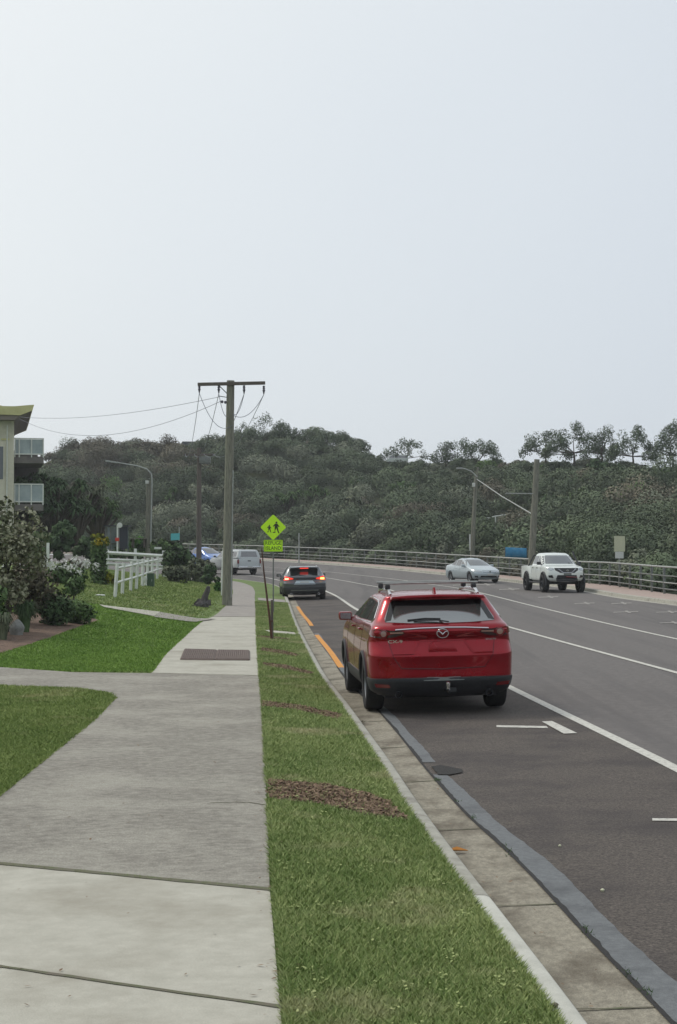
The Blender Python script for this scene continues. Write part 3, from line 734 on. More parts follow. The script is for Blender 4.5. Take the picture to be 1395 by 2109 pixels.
# ------------------------------------------------------------------ roadside fence
fl_ = [(FENCE(y), y) for y in np.arange(30, 186, .5)]
acc = [0]
for a, b in zip(fl_[:-1], fl_[1:]): acc.append(acc[-1]+math.hypot(a[0]-b[0], a[1]-b[1]))
acc = np.array(acc); fx_ = np.array([p[0] for p in fl_]); fyy = np.array([p[1] for p in fl_])
def fpt(d): return float(np.interp(d, acc, fx_)), float(np.interp(d, acc, fyy))
fe = empty('roadside_fence', (*fpt(0), 0), 0, 'long weathered post and rail fence following the far footpath round the bend', 'fence')
O = Vector(fe.location)
def gz(x, y): return float(zf_(x, y))+.14
npost = 76; stp = acc[-1]/npost
for k in range(npost+1):
    x, y = fpt(k*stp); p = Vector((x, y, gz(x, y)))-O
    MB().box(p+Vector((0,0,.55)), (.10,.10,1.22)).build('post', 'galv_dark', fe, bevel=.008)
ds = np.arange(0, acc[-1], 1.0)
for hz, rr, mm in ((1.19,.045,'galv'),(.80,.028,'galv_dark'),(.50,.028,'galv'),(.22,.028,'galv_dark')):
    pts = []
    for d in ds:
        x, y = fpt(d); pts.append(Vector((x-.02, y-.06, gz(x, y)+hz))-O)
    MB().tube(pts, rr, 6).build('rail', mm, fe, smooth=True)
# ------------------------------------------------------------------ poles
def zl(x, y): return float(zland(x, y))
def pole_at(name, x, y, z, h, r0, r1, m, label, lean=0, **k):
    e = empty(name, (x, y, z), 0, label, 'power pole', k.get('group'))
    MB().tube([(0,0,-.3), (lean*.5,0,h*.5), (lean,0,h)], [r0, (r0+r1)/2, r1], 14).build('pole', m, e, smooth=True)
    return e
x0, y0 = -4.06, 56.6; z0 = zl(x0, y0); hp_ = Z_at(783, y0)-z0
pp = pole_at('power_pole', x0, y0, z0, hp_, .19, .14, 'timber_grey', 'tall weathered timber power pole with a crossarm beside the footpath', lean=.12)
tx = .12; ah = hp_-.13
MB().box((tx+.04, -.17, ah), (2.46,.10,.12), Matrix.Rotation(R(-1.2), 3, 'Y')).build('crossarm', 'timber_dark', pp, bevel=.01)
MB().tube([(tx-.45,-.17,ah-.03),(tx-.10,-.17,ah-.38)], .018, 5).build('brace', 'galv_dark', pp)
INS = []
for ox in (-1.13, -.42, .50, 1.22):
    prof = [(.02,0),(.05,-.02),(.03,-.06),(.055,-.09),(.03,-.13),(.055,-.17),(.035,-.22),(.02,-.30),(0,-.32)]
    MB().lathe(prof, 10, Matrix.Translation((tx+ox, -.17, ah-.05-ox*.02))).build('insulator', 'insul', pp, smooth=True)
    INS.append(Vector((x0+tx+ox, y0-.17, z0+ah-.37-ox*.02)))
for ox, oz in ((-.30,-.60),(-.18,-.62)):
    MB().lathe([(0,0),(.05,-.02),(.05,-.09),(0,-.12)], 8, Matrix.Translation((tx+ox, -.15, ah+oz))).build('insulator', 'insul', pp, smooth=True)
MB().tube([(tx-.42,-.15,ah-.45),(tx-.1,-.15,ah-.50)], .016, 5).build('bracket', 'galv_dark', pp)
MB().tube([(.16,-.13,.3),(.22,-.10,hp_*.6)], .022, 6).build('conduit', 'galv', pp)
def sagline(a, b, sag, n=16):
    return [a.lerp(b, t/n)+Vector((0,0,-sag*4*(t/n)*(1-t/n))) for t in range(n+1)]
for i, (a, b, sg) in enumerate(((INS[0], INS[1]+Vector((.5,0,-1.15)), .55), (INS[1], Vector((x0+tx-.1, y0-.17, z0+ah-1.2)), .25), (INS[2], Vector((x0+tx+.1, y0-.17, z0+ah-1.1)), .28), (INS[3], Vector((x0+tx+.1, y0-.17, z0+ah-1.15)), .35))):
    pts = [p-Vector(pp.location) for p in sagline(a, b, sg, 12)]
    MB().tube(pts, .011, 5).build('jumper_cable', 'wire', pp)
# next pole down the line, darker, in front of the hill
xb, yb = X_at(410, 112), 112; zb = float(zs(yb))+.2; hb = Z_at(922, yb)-zb
p2 = pole_at('power_pole', xb, yb, zb, hb, .2, .15, 'timber_dark', 'dark distant power pole against the hill behind the hedges')
MB().box((0,-.2,hb-.5), (2.2,.12,.14)).build('crossarm', 'timber_dark', p2); MB().box((.45,-.2,hb-.9), (.8,.5,.5)).build('transformer', 'galv_dark', p2, bevel=.05)
IN2 = [Vector((xb+o_, yb-.2, zb+hb-.45)) for o_ in (-1.0, -.35, .35, 1.0)]
for i in range(4):
    mb = MB().tube(sagline(INS[i], IN2[i], 1.0), .012, 5)
    o = mb.build('power_line', 'wire'); tag(o, ['outermost left wire running from the tall pole crossarm to the dark distant pole','second wire from the left between the tall pole and the dark pole','wire leaving the tall pole crossarm just right of the pole','outermost right wire from the tall pole crossarm back to the dark pole'][i], 'power line', 'wires between the two power poles')
HL = Vector((X_at(38, 93.5), 93.5, Z_at(858, 93.5)))
for i, (pb, sg, lb) in enumerate(((Vector((x0+tx-.4, y0-.15, z0+ah-.48)), .35, 'upper thin service wire from the tall pole to the cream building'), (Vector((x0+tx-.3, y0-.15, z0+ah-.62)), 1.15, 'lower sagging service wire from the tall pole to the cream building'))):
    o = MB().tube(sagline(HL+Vector((0,0,-.1*i)), pb, sg, 24), .010, 5).build('service_wire', 'wire'); tag(o, lb, 'power line', 'service wires to the cream building')
# left lamp pole: timber pole with a steel lamp column in front of it
y1 = 104; x1 = X_at(306, y1); z1 = float(zs(y1))+.2
lp = empty('street_lamp', (x1, y1, z1), 0, 'street lamp with a long arched arm above the white fence on the left', 'street lamp')
h1 = Z_at(990, y1)-z1
MB().tube([(-.05,.15,-.3),(-.02,.15,h1)], [.19,.15], 12).build('pole', 'timber_grey', lp, smooth=True)
hL = Z_at(962, y1)-z1; ax = (313-306)*y1/F_PX
MB().tube([(ax-.08,-.05,2.0),(ax,-.05,hL-.9),(ax-.04,-.05,hL-.45),(ax-.35,-.05,hL-.12),(ax-1.0,-.05,hL+.08),(ax-2.4,-.05,hL+.32)], [.055,.05,.05,.045,.045,.04], 8).build('lamp_arm', 'galv', lp, smooth=True)
MB().box((ax-2.75,-.05,hL+.36), (.75,.25,.11), Matrix.Rotation(R(8), 3, 'Y')).build('lamp_head', 'galv', lp, bevel=.03)
MB().box((-.1,-.12,h1-.1), (.2,.2,.22)).build('bracket', 'sign_pale', lp, bevel=.02)
# right: lamp pole and leaning pole, joined by an aerial stay
def fsp(px, off_, Yg):     # behind the fence
    y = Yg; return X_at(px, y), y
yA = 118; xA = X_at(972, yA); zA = float(zf_(0, yA))-.1; hA = Z_at(962, yA)-zA
la = empty('street_lamp', (xA, yA, zA), 0, 'street lamp on a slim timber pole behind the silver sedan', 'street lamp')
MB().tube([(0,0,-.3),(.15,0,hA*.5),(.36,0,hA*.92)], [.19,.16,.14], 12).build('pole', 'timber_grey', la, smooth=True)
MB().tube([(.40,-.05,hA*.90),(.48,-.05,hA)], .07, 8).build('pole_cap', 'timber_grey', la, smooth=True)
k = yA/F_PX
MB().tube([(.42,-.1,hA-.75),(-.05,-.1,hA-.30),(-.55,-.1,hA-.12),(-.75,-.1,hA-.10)], [.05,.045,.04,.04], 8).build('lamp_arm', 'galv', la, smooth=True)
MB().box((-.92,-.1,hA-.09), (.5,.2,.11)).build('lamp_head', 'galv', la, bevel=.03)
MB().box((.14,-.25,hA-1.35), (.22,.2,.3)).build('bracket', 'sign_pale', la, bevel=.02)
MB().box((-.16,-.22,(1120-1085)*k+1.0), (.10,.08,1.25)).build('conduit', 'sign_pale', la, bevel=.01)
yB = 96; xB = X_at(1093, yB); zB = float(zf_(0, yB))+.1; hB = Z_at(946, yB)-zB
lb_ = pole_at('power_pole', xB, yB, zB, hB, .23, .17, 'timber_grey', 'thick leaning timber pole between the silver sedan and the white ute', lean=(1107-1093)*yB/F_PX)
st = [Vector((xA+.38, yA, zA+hA-.9)), Vector((xB+.07, yB, Z_at(1058, yB)))]
o = MB().tube([st[0], st[0].lerp(st[1], .5)+Vector((0,0,-.1)), st[1]], .035, 6).build('stay_cable', 'galv'); tag(o, 'thick diagonal stay between the lamp pole and the leaning pole', 'cable')
MB().tube([(.18,-.1,Z_at(1017,yB)-zB),(-1.55,-.1,Z_at(1016,yB)-zB)], .035, 6).build('outreach_arm', 'galv', lb_)
# thin pole behind the fence near the crossing sign
yC = 141; 
tp = empty('marker_pole', (X_at(617, yC), yC-1.5, zs(yC)+.1), 0, 'thin grey pole standing at the far fence right of the crossing sign', 'pole')
MB().tube([(0,0,-.2),(0,0,2.55)], .06, 8).build('pole', 'galv', tp); MB().tube([(0,0,2.55),(0,0,2.62)], .08, 8).build('pole_cap', 'galv', tp)
# ------------------------------------------------------------------ signs
yS = 51.0; xS = X_at(563, yS); zS = zl(xS, yS)
sg = empty('crossing_sign', (xS, yS, zS), R(-2), 'fluorescent yellow green diamond school crossing sign with a plate under it', 'road sign')
cz = Z_at(1086, yS)-zS; k = yS/F_PX; hd = 26.5*k
MB().tube([(0,.05,-.2),(0,.05,cz+hd*.7)], .022, 8).build('post', 'galv_dark', sg, smooth=True)
fxz = lambda a, b, d: (a, d, b)
def rpoly(w_, h_, r, n=4):
    o = []
    for cx, cy, a0 in ((w_-r,h_-r,0),(-w_+r,h_-r,90),(-w_+r,-h_+r,180),(w_-r,-h_+r,270)):
        for q in range(n+1): a = R(a0+90*q/n); o.append((cx+r*math.cos(a), cy+r*math.sin(a)))
    return o
rot = lambda pl, a, cx=0, cy=0: [(x*math.cos(a)-y*math.sin(a)+cx, x*math.sin(a)+y*math.cos(a)+cy) for x, y in pl]
dia = rot(rpoly(hd*.72, hd*.72, .05), R(45), 0, cz)
MB().prism(dia, -.006, .0, fxz).build('diamond_panel', 'sign_green', sg)
def figure(cx, cz_, s, m='sign_black'):
    mb = MB()
    def pl(p, d0=-.010): mb.prism([(cx+x*s, cz_+y*s) for x, y in p], d0, -.0065, fxz)
    pl([(.10*math.cos(a)+.02, .86+.10*math.sin(a)) for a in np.linspace(0, 6.28, 13)[:-1]])
    pl([(-.14,.74),(.12,.74),(.17,.30),(-.16,.30)])
    pl([(.08,.74),(.14,.70),(.34,.44),(.28,.38),(.10,.56)])
    pl([(-.12,.74),(-.34,.50),(-.30,.43),(-.12,.56)])
    pl([(-.16,.30),(.0,.30),(-.16,-.10),(-.36,-.12),(-.34,-.20),(-.08,-.18)][::1])
    pl([(.0,.30),(.17,.30),(.24,-.02),(.34,-.22),(.24,-.26),(.12,-.04)])
    return mb
figure(.10, cz-.12, .32).build('walking_figure', 'sign_black', sg)
figure(-.13, cz-.12, .21).build('walking_figure', 'sign_black', sg)
pz = Z_at(1124, yS)-zS; pw, ph = 19.5*k, 12*k
MB().prism([(a+.0, b+pz) for a, b in rpoly(pw, ph, .03)], -.006, 0, fxz).build('text_plate', 'sign_green', sg)
bd = MB()
for (a, b, c_, d_) in ((-pw+.02,pz+ph-.025,pw-.02,pz+ph-.015),(-pw+.02,pz-ph+.015,pw-.02,pz-ph+.025),(-pw+.02,pz-ph+.02,-pw+.03,pz+ph-.02),(pw-.03,pz-ph+.02,pw-.02,pz+ph-.02)):
    bd.prism([(a,b),(c_,b),(c_,d_),(a,d_)], -.009, -.0065, fxz)
bd.build('plate_border', 'sign_edge', sg)
for tx_, dz in (('REFUGE', .085), ('ISLAND', -.085)):
    text_mesh('lettering', tx_, .165, 'sign_edge', Matrix.Translation((0, -.0085, pz+dz)) @ Matrix.Rotation(R(90), 4, 'X'), sg, .001, sx=.92)
# young tree stake and leaning sapling on the verge
xs_, ys_ = G(561, 1300, .2, zland)
o = empty('timber_stake', (xs_, ys_, zl(xs_, ys_)), 0, 'short dark timber stake beside the leaning bare sapling on the verge', 'stake')
MB().tube([(0,0,-.1),(-.005,0,.92)], [.034,.03], 6).build('stake', 'timber_dark', o); MB().tube([(-.03,-.04,.42),(-.03,-.04,.46)], .05, 8).build('tie', 'rust_wood', o)
o = empty('sapling', (xs_-.0, ys_-.12, zl(xs_, ys_)), 0, 'bare reddish sapling trunk leaning left in front of the crossing sign', 'sapling')
k = ys_/F_PX; zz = lambda py: Z_at(py, ys_)-zl(xs_, ys_)
MB().tube([(0,0,-.05),(-5*k,0,zz(1270)),(-12*k,0,zz(1215)),(-17*k,0,zz(1175)),(-20*k,.02,zz(1140))], [.030,.026,.022,.018,.012], 8).build('trunk', 'rust_wood', o, smooth=True)
MB().tube([(-20*k,.02,zz(1141)),(-22*k,.02,zz(1128))], [.014,.006], 5).build('twig', 'rust_wood', o)
# white marker post behind the power pole
yw = 66; xw = X_at(455.5, yw)
o = MB().tube([(xw+.05,yw,zl(xw,yw)-.1),(xw+.05,yw,Z_at(1128,yw)*.5),(xw+.12,yw,Z_at(1128,yw))], .05, 8).build('white_post', 'white_paint'); tag(o, 'slim white post partly hidden behind the tall power pole', 'post')
# cream sign on the far footpath
yc = 79; xc = X_at(1276, yc); zc_ = gz(xc, yc)
o = empty('roadside_sign', (xc, yc, zc_), R(8), 'cream rectangular sign on a thin post at the far fence, right of the white ute', 'sign')
k = yc/F_PX; tz = Z_at(1104, yc)-zc_; bz = Z_at(1150, yc)-zc_; mz = Z_at(1136, yc)-zc_
MB().tube([(0,.03,-.1),(0,.03,tz-.05)], .03, 8).build('post', 'galv', o)
MB().prism([(-11*k, mz),(12*k, mz),(12*k, tz),(-11*k, tz)], -.012, 0, fxz).build('panel', 'sign_cream', o)
MB().prism([(-9*k, bz),(9*k, bz),(9*k, mz-.01),(-9*k, mz-.01)], -.012, 0, fxz).build('lower_panel', 'sign_pale', o)
# blue banner on the fence
x_, y_ = X_at(1042, 104.5), 104.5
o = empty('banner', (X_at(1063, 103), 103, 0), R(-18), 'blue banner tied to the fence left of the white ute', 'banner')
k = 103/F_PX
pl_ = []
mb = MB(); vs = []; n = 14
for i in range(n+1):
    u = -23+46*i/n
    for b in (0, .5, 1): vs.append((u*k, .04*math.sin(i*1.3+b*2), Z_at(1148+u*.05-20*b, 103)))
mb.add(vs, [(i*3+j, (i+1)*3+j, (i+1)*3+j+1, i*3+j+1) for i in range(n) for j in range(2)])
b_ = mb.build('panel', 'banner_blue', o, smooth=True); md = b_.modifiers.new('t', 'SOLIDIFY'); md.thickness = .015
for u in (-23, 23): MB().tube([(u*k,.03,Z_at(1150,103)-.5),(u*k,.03,Z_at(1126,103))], .025, 6).build('stake', 'timber_dark', o)
# cyan sign behind hedges
yy_ = 95; o = empty('cyan_sign', (X_at(361, yy_), yy_, 0.5), 0, 'small turquoise sign above the hedge left of the power pole', 'sign')
k = yy_/F_PX; MB().prism([(-9*k, Z_at(1113,yy_)-.5),(9*k, Z_at(1112,yy_)-.5),(9.5*k, Z_at(1098,yy_)-.5),(-9*k, Z_at(1099,yy_)-.5)], -.02, 0, fxz).build('panel', 'banner_cyan', o)
MB().tube([(8*k,.05,0),(8*k,.05,Z_at(1086,yy_)-.5)], .035, 6).build('post', 'galv', o)
o = MB().box((X_at(325.5,92), 92, Z_at(1129,92)), (15*92/F_PX,.05,4.5*92/F_PX)).build('white_board', 'sign_pale', bevel=.01); tag(o, 'small white board just above the white fence corner', 'board')
# white handrail on the slope
pr = [(994,1069,1081),(1021,1063,1082),(1047,1059,1078),(1070,1057,1068)]
ph_ = hill_at(1020, 14); yh = ph_.y
o = empty('handrail', (X_at(994,yh), yh, Z_at(1082,yh)), 0, 'short white handrail climbing the scrubby slope between the two right poles', 'handrail')
Lh = Vector(o.location); P3 = lambda px, py: Vector((X_at(px,yh-5.5), yh-5.5, Z_at(py,yh-5.5)))-Lh
for (a, t, b) in pr: MB().tube([P3(a,b+16), P3(a,t)], .05, 6).build('post', 'white_paint', o)
MB().tube([P3(994,1070),P3(1020,1063.5),P3(1049,1059)], .06, 6).build('rail', 'white_paint', o)
# crest fence, right edge
ya = hill_at(1370, 36).y; o = empty('crest_fence', (X_at(1365,ya), ya, Z_at(962,ya)), 0, 'pale fence on the crest at the right edge below the dark trees', 'fence')
k = ya/F_PX
for u in (-18, 0, 14, 28, 44): MB().tube([(u*k,0,-.6),(u*k,0,11*k)], .05, 6).build('post', 'sign_pale', o)
MB().tube([(-24*k,0,10.5*k),(50*k,0,10.5*k)], .05, 6).build('rail', 'sign_pale', o)
# hilltop building
yb_ = hill_at(415, 36).y+4; k = yb_/F_PX
o = empty('hilltop_building', (X_at(418, yb_), yb_, Z_at(940, yb_)), 0, 'low grey roofed building half hidden on the crest left of the power pole', 'building')
MB().box((0,2,9*k), (92*k,4,26*k)).build('wall', 'roof_grey', o)
MB().prism([(-50*k, 18*k),(52*k, 18*k),(44*k, 30*k),(-42*k, 31*k)], -.3, 5, fxz).build('roof', 'roof_grey', o)
MB().box((2*k,-.3,14.5*k), (96*k,.3,3.0*k)).build('gutter', 'sign_pale', o)
for u in (-34,-22,-6,8): MB().box((u*k,-.02,6*k), (8*k,.06,9*k)).build('window', 'sign_pale' if u in (-34,8) else 'win_glass', o)
#@@SECTION3
# ------------------------------------------------------------------ vehicles
def outline(s, ny=9):
    w_, yr, yf = s['w'], s['yr'], s['yf']; rr, rf = s.get('rr', .25), s.get('rf', .35); br, bf = s.get('br', .06), s.get('bf', .18); bar = s.get('bar', .012)
    pts = []
    for u in (0, .35, .7): x = u*(w_-rr); pts.append((x, yr + br*(x/w_)**2))
    y0 = yr + br
    for a in (10, 45, 80): pts.append((w_-rr+rr*math.sin(R(a)), y0+rr-rr*math.cos(R(a))))
    ya, yb = y0+rr, yf-bf-rf
    for i in range(ny):
        t = (i+.5)/ny; pts.append((w_ - bar*w_*(2*t-1)**2, ya+(yb-ya)*t))
    for a in (80, 45, 10): pts.append((w_-rf+rf*math.sin(R(a)), yf-bf-rf+rf*math.cos(R(a))))
    for u in (.7, .35, 0): x = u*(w_-rf); pts.append((x, yf - bf*(x/w_)**2))
    return pts
def loft(slices, zs_tilt=None):
    V = []; F = []; rings = []
    for s in slices:
        h = outline(s); n = len(h)
        ring = [(x, y) for x, y in h] + [(-x, y) for x, y in h[-2:0:-1]]
        rings.append(len(ring)); V += [(x, y, s['z'] + (zs_tilt(y, s['z']) if zs_tilt else 0)) for x, y in ring]
    k = rings[0]
    for i in range(len(slices)-1):
        for j in range(k): F.append((i*k+j, i*k+(j+1) % k, (i+1)*k+(j+1) % k, (i+1)*k+j))
    def cap(base, flip):
        n = len(outline(slices[0]))
        f = []
        R_ = lambda i: base+i; Lf = lambda i: base + (k-i) % k
        f.append((R_(0), R_(1), Lf(1)))
        for i in range(1, n-2): f.append((R_(i), R_(i+1), Lf(i+1), Lf(i)))
        f.append((R_(n-2), R_(n-1), Lf(n-2)))
        return f
    F += cap(0, True) + cap((len(slices)-1)*k, False)
    return V, F
def shell(name, slices, m, parent, cut=None, sub=2, tilt=None, ang=35):
    V, F = loft(slices, tilt); me = bpy.data.meshes.new(name); me.from_pydata(V, [], F)
    bm = bmesh.new(); bm.from_mesh(me); bmesh.ops.recalc_face_normals(bm, faces=bm.faces); bm.to_mesh(me); bm.free()
    o = bpy.data.objects.new(name, me); COL.objects.link(o)
    o.modifiers.new('s', 'SUBSURF').levels = sub
    dg = bpy.context.evaluated_depsgraph_get()
    full = bpy.data.meshes.new_from_object(o.evaluated_get(dg))
    if cut:
        c = bpy.data.objects.new('cutter', cut); COL.objects.link(c)
        b = o.modifiers.new('b', 'BOOLEAN'); b.object = c; b.operation = 'DIFFERENCE'; b.solver = 'EXACT'
        dg = bpy.context.evaluated_depsgraph_get(); nm = bpy.data.meshes.new_from_object(o.evaluated_get(dg))
        bpy.data.objects.remove(c)
    else: nm = full
    o.modifiers.clear(); o.data = nm; nm.materials.clear(); nm.materials.append(M[m]); nm.name = name
    nm.polygons.foreach_set('use_smooth', [True]*len(nm.polygons)); nm.set_sharp_from_angle(angle=R(ang))
    o.parent = parent
    bm = bmesh.new(); bm.from_mesh(full); tree = BVHTree.FromBMesh(bm); bm.free()
    return o, tree
def wheel_cut(ys_, w_, r, depth, zc):
    mb = MB()
    for y in ys_:
        for s in (-1, 1):
            mb.lathe([(0,-depth/2-.15),(r,-depth/2-.15),(r,depth/2+.15),(0,depth/2+.15)], 36, Matrix.Translation((s*(w_-depth/2+.15), y, zc)) @ Matrix.Rotation(R(90), 4, 'Y'))
    me = bpy.data.meshes.new('cutter'); me.from_pydata(mb.v, [], mb.f)
    bm = bmesh.new(); bm.from_mesh(me); bmesh.ops.remove_doubles(bm, verts=bm.verts, dist=1e-5); bmesh.ops.recalc_face_normals(bm, faces=bm.faces); bm.to_mesh(me); bm.free()
    return me
def patch(name, tree, poly, axis, m, parent, off=.005, th=.012, step=.06, far=3, smooth=True):
    """panel that follows the body. axis 'rear','front': poly in (x,z); 'left','right': poly in (y,z); 'top': (x,y)"""
    bm = bmesh.new(); bm.faces.new([bm.verts.new((a, b, 0)) for a, b in poly])
    A = [p[0] for p in poly]; B = [p[1] for p in poly]
    for ax, lo, hi in (((1,0,0), min(A), max(A)), ((0,1,0), min(B), max(B))):
        n = max(1, int((hi-lo)/step)); 
        for i in range(1, n):
            t = lo+(hi-lo)*i/n
            bmesh.ops.bisect_plane(bm, geom=bm.verts[:]+bm.edges[:]+bm.faces[:], plane_co=(t*ax[0], t*ax[1], 0), plane_no=ax)
    def cast(a, b):
        if axis == 'rear': o, d = Vector((a, -far, b)), Vector((0,1,0))
        elif axis == 'front': o, d = Vector((a, 9, b)), Vector((0,-1,0))
        elif axis == 'left': o, d = Vector((-far, a, b)), Vector((1,0,0))
        elif axis == 'right': o, d = Vector((far, a, b)), Vector((-1,0,0))
        else: o, d = Vector((a, b, 4)), Vector((0,0,-1))
        h = tree.ray_cast(o, d); return (h[0], h[1], d) if h[0] is not None else (None, None, d)
    bad = []; vals = {}
    for v in bm.verts:
        p, n_, d = cast(v.co.x, v.co.y)
        if p is None: bad.append(v); continue
        vals[v] = (p + n_*off, p - n_*th)
    bmesh.ops.delete(bm, geom=bad, context='VERTS')
    top = {}; vs = []
    for v in bm.verts: v.co = vals[v][0]
    rev = {v.index: vals[v][1] for v in bm.verts} if False else None
    bm.normal_update()
    ret = bmesh.ops.extrude_face_region(bm, geom=bm.faces[:])
    nv = [g for g in ret['geom'] if isinstance(g, bmesh.types.BMVert)]
    ctr = Vector((0, 2.4, .8))
    for v in nv:
        # push the duplicate layer into the body
        a = v.co; c = Vector((0, a.y, .8)) if axis in ('left', 'right', 'top') else Vector((a.x*.6, ctr.y, a.z))
        v.co = a + (c-a).normalized()*(off+th)
    bmesh.ops.recalc_face_normals(bm, faces=bm.faces)
    me = bpy.data.meshes.new(name); bm.to_mesh(me); bm.free()
    me.polygons.foreach_set('use_smooth', [True]*len(me.polygons)); me.set_sharp_from_angle(angle=R(40))
    me.materials.append(M[m]); o = bpy.data.objects.new(name, me); COL.objects.link(o); o.parent = parent
    return o
def mir(p): return [(-a, b) for a, b in p][::-1]
def wheel(parent, x, y, r, w_, m_rim='rim', spokes=5, knob=False):
    sgn = 1 if x > 0 else -1
    T = Matrix.Translation((x, y, r)) @ Matrix.Rotation(R(90)*sgn, 4, 'Y')
    k = w_/2
    prof = [(r*.66,-k*.9),(r*.80,-k),(r*.93,-k*.96),(r*.985,-k*.8),(r,-k*.5),(r,k*.5),(r*.985,k*.8),(r*.93,k*.96),(r*.80,k),(r*.66,k*.9),(r*.62,k*.7),(r*.62,-k*.7),(r*.66,-k*.9)]
    wh = MB().lathe(prof, 40, T)
    if knob:
        for i in range(26):
            a = 2*math.pi*i/26
            for zz in (-.7, .7):
                wh.box(T @ Vector((r*.995*math.cos(a), r*.995*math.sin(a), k*zz)), (.03,.05,.05))
    o = wh.build('wheel', 'tyre', parent, smooth=True)
    mb = MB(); mb.lathe([(0,k*.30),(r*.12,k*.42),(r*.15,k*.30),(r*.2,k*.05)], 16, T); mb.lathe([(r*.58,-k*.6),(r*.60,k*.55),(r*.655,k*.80),(r*.60,k*.72),(r*.56,k*.5),(r*.56,-k*.6)], 32, T)
    for i in range(spokes*2):
        a = 2*math.pi*(i//2)/spokes + (.16 if i % 2 else -.16)
        p0 = T @ Vector((r*.1*math.cos(a), r*.1*math.sin(a), k*.34)); p1 = T @ Vector((r*.58*math.cos(a), r*.58*math.sin(a), k*.52))
        mb.tube([p0, p1], [r*.05, r*.055], 6)
    mb.build('rim', m_rim, o, smooth=True)
    MB().lathe([(0,-k*.2),(r*.5,-k*.2),(r*.5,-k*.25),(0,-k*.25)], 20, T).build('brake_disc', 'rim_dark', o)
    return o
def mirror_(parent, x, y, z, m, side):
    o = MB().box((x+side*.11, y, z), (.20,.12,.15)).build('mirror', m, parent, bevel=.035)
    MB().box((x+side*.00, y+.01, z-.05), (.1,.05,.05)).build('mirror_arm', 'black_plastic', o)
    MB().box((x+side*.11, y-.062, z), (.16,.004,.11)).build('mirror_glass', 'car_glass', o)
def tube_(name, pts, r, m, parent, n=6): return MB().tube(pts, r, n).build(name, m, parent, smooth=True)
def on(tree, axis, a, b, off=.0):
    if axis == 'rear': h = tree.ray_cast(Vector((a,-3,b)), Vector((0,1,0)))
    elif axis == 'front': h = tree.ray_cast(Vector((a,9,b)), Vector((0,-1,0)))
    elif axis == 'top': h = tree.ray_cast(Vector((a,b,4)), Vector((0,0,-1)))
    elif axis == 'left': h = tree.ray_cast(Vector((-3,a,b)), Vector((1,0,0)))
    else: h = tree.ray_cast(Vector((3,a,b)), Vector((-1,0,0)))
    return h[0]+h[1]*off if h[0] is not None else Vector((0,0,0))
def surf_line(name, tree, axis, pts, r, m, parent, off=.0, n=10):
    P_ = []
    for (a, b), (c, d) in zip(pts[:-1], pts[1:]):
        for i in range(n): P_.append(on(tree, axis, a+(c-a)*i/n, b+(d-b)*i/n, off))
    P_.append(on(tree, axis, *pts[-1], off)); return tube_(name, P_, r, m, parent, 5)

def place(e, x, y, ang, zf=zroad, roll=0, pitch=0):
    e.location = (x, y, float(zf(x, y))+.004); e.rotation_euler = (R(pitch), R(roll), R(ang))
# ---- red wagon -------------------------------------------------------------
def suv_slices(W=.98, L=5.07, Hh=1.715, rk=1.0):
    D = lambda z, yr, yf, w_, **k: dict(z=z*Hh/1.715, yr=yr, yf=yf*L/5.07, w=w_*W/.98, **k)
    return [D(.22,.22,4.80,.82,rr=.2,rf=.4), D(.30,.10,4.95,.93,rr=.22,rf=.45), D(.45,.02,5.04,.965,rr=.24,rf=.45), D(.58,.03,5.07,.975,rr=.25,rf=.45),
            D(.72,.02,5.07,.98,rr=.25,rf=.45), D(.79,.005,5.06,.98,rr=.25,rf=.45), D(.82,.02,5.05,.978,rr=.24,rf=.45), D(.93,.12,5.0,.972,rr=.22,rf=.42), D(1.0,.135,4.92,.962,rr=.20,rf=.40), D(1.04,.10,4.85,.955,rr=.20,rf=.40), D(1.10,.065,4.66,.945,rr=.20,rf=.4),
            D(1.165,.085,4.2,.93,rr=.20,rf=.4), D(1.20,.13,3.78,.915,rr=.22,rf=.3), D(1.235,.20,3.66,.885,rr=.22,rf=.25), D(1.34,.32,3.42,.84,rr=.20,rf=.25), D(1.50,.47,3.02,.77,rr=.18,rf=.25), D(1.60,.55,2.72,.725,rr=.16,rf=.25),
            D(1.635,.50,2.60,.70,rr=.15,rf=.25,br=.10), D(1.665,.52,2.45,.665,rr=.15,rf=.25,br=.10), D(1.70,.85,2.2,.53,rr=.2,rf=.3), D(1.715,1.2,1.95,.36,rr=.2,rf=.3)]
def lower_skirt(sl, z1, inf, z0=.2):
    r = []
    for s in sl:
        if z0 <= s['z'] <= z1: t = dict(s); t['w'] += inf; t['yr'] -= inf; t['yf'] += inf; r.append(t)
    t = dict(r[-1]); t['z'] = z1; r.append(t); t = dict(t); t['z'] = z1+.004; t['w'] -= inf*1.6; t['yr'] += inf*1.6; t['yf'] -= inf*1.6; r.append(t)
    return r
red = empty('estate_car', (0,0,0), 0, 'dark red wagon with roof racks parked at the kerb, seen from behind', 'car')
SL = suv_slices()
WY = (1.02, 3.95); wr = .375
body, bt = shell('body', SL, 'red_paint', red, wheel_cut(WY, .98, .435, .34, .375))
sk, st_ = shell('lower_cladding', lower_skirt(SL, .50, .012), 'black_plastic', red, wheel_cut(WY, .99, .405, .34, .375), sub=1)
for y in WY:
    for s in (-1, 1):
        wheel(red, s*.84, y, wr, .25)
        pts = []
        for a in range(-18, 199, 12):
            py_, pz_ = y+.425*math.cos(R(a)), .375+.425*math.sin(R(a))
            if pz_ < .28: continue
            p = on(bt, 'right' if s > 0 else 'left', py_, pz_); pts.append(p)
        tube_('arch_trim', pts, .028, 'black_plastic', red, 6)
MB().box((0, 2.5, .27), (1.5, 4.3, .10)).build('underbody', 'black_plastic', red)
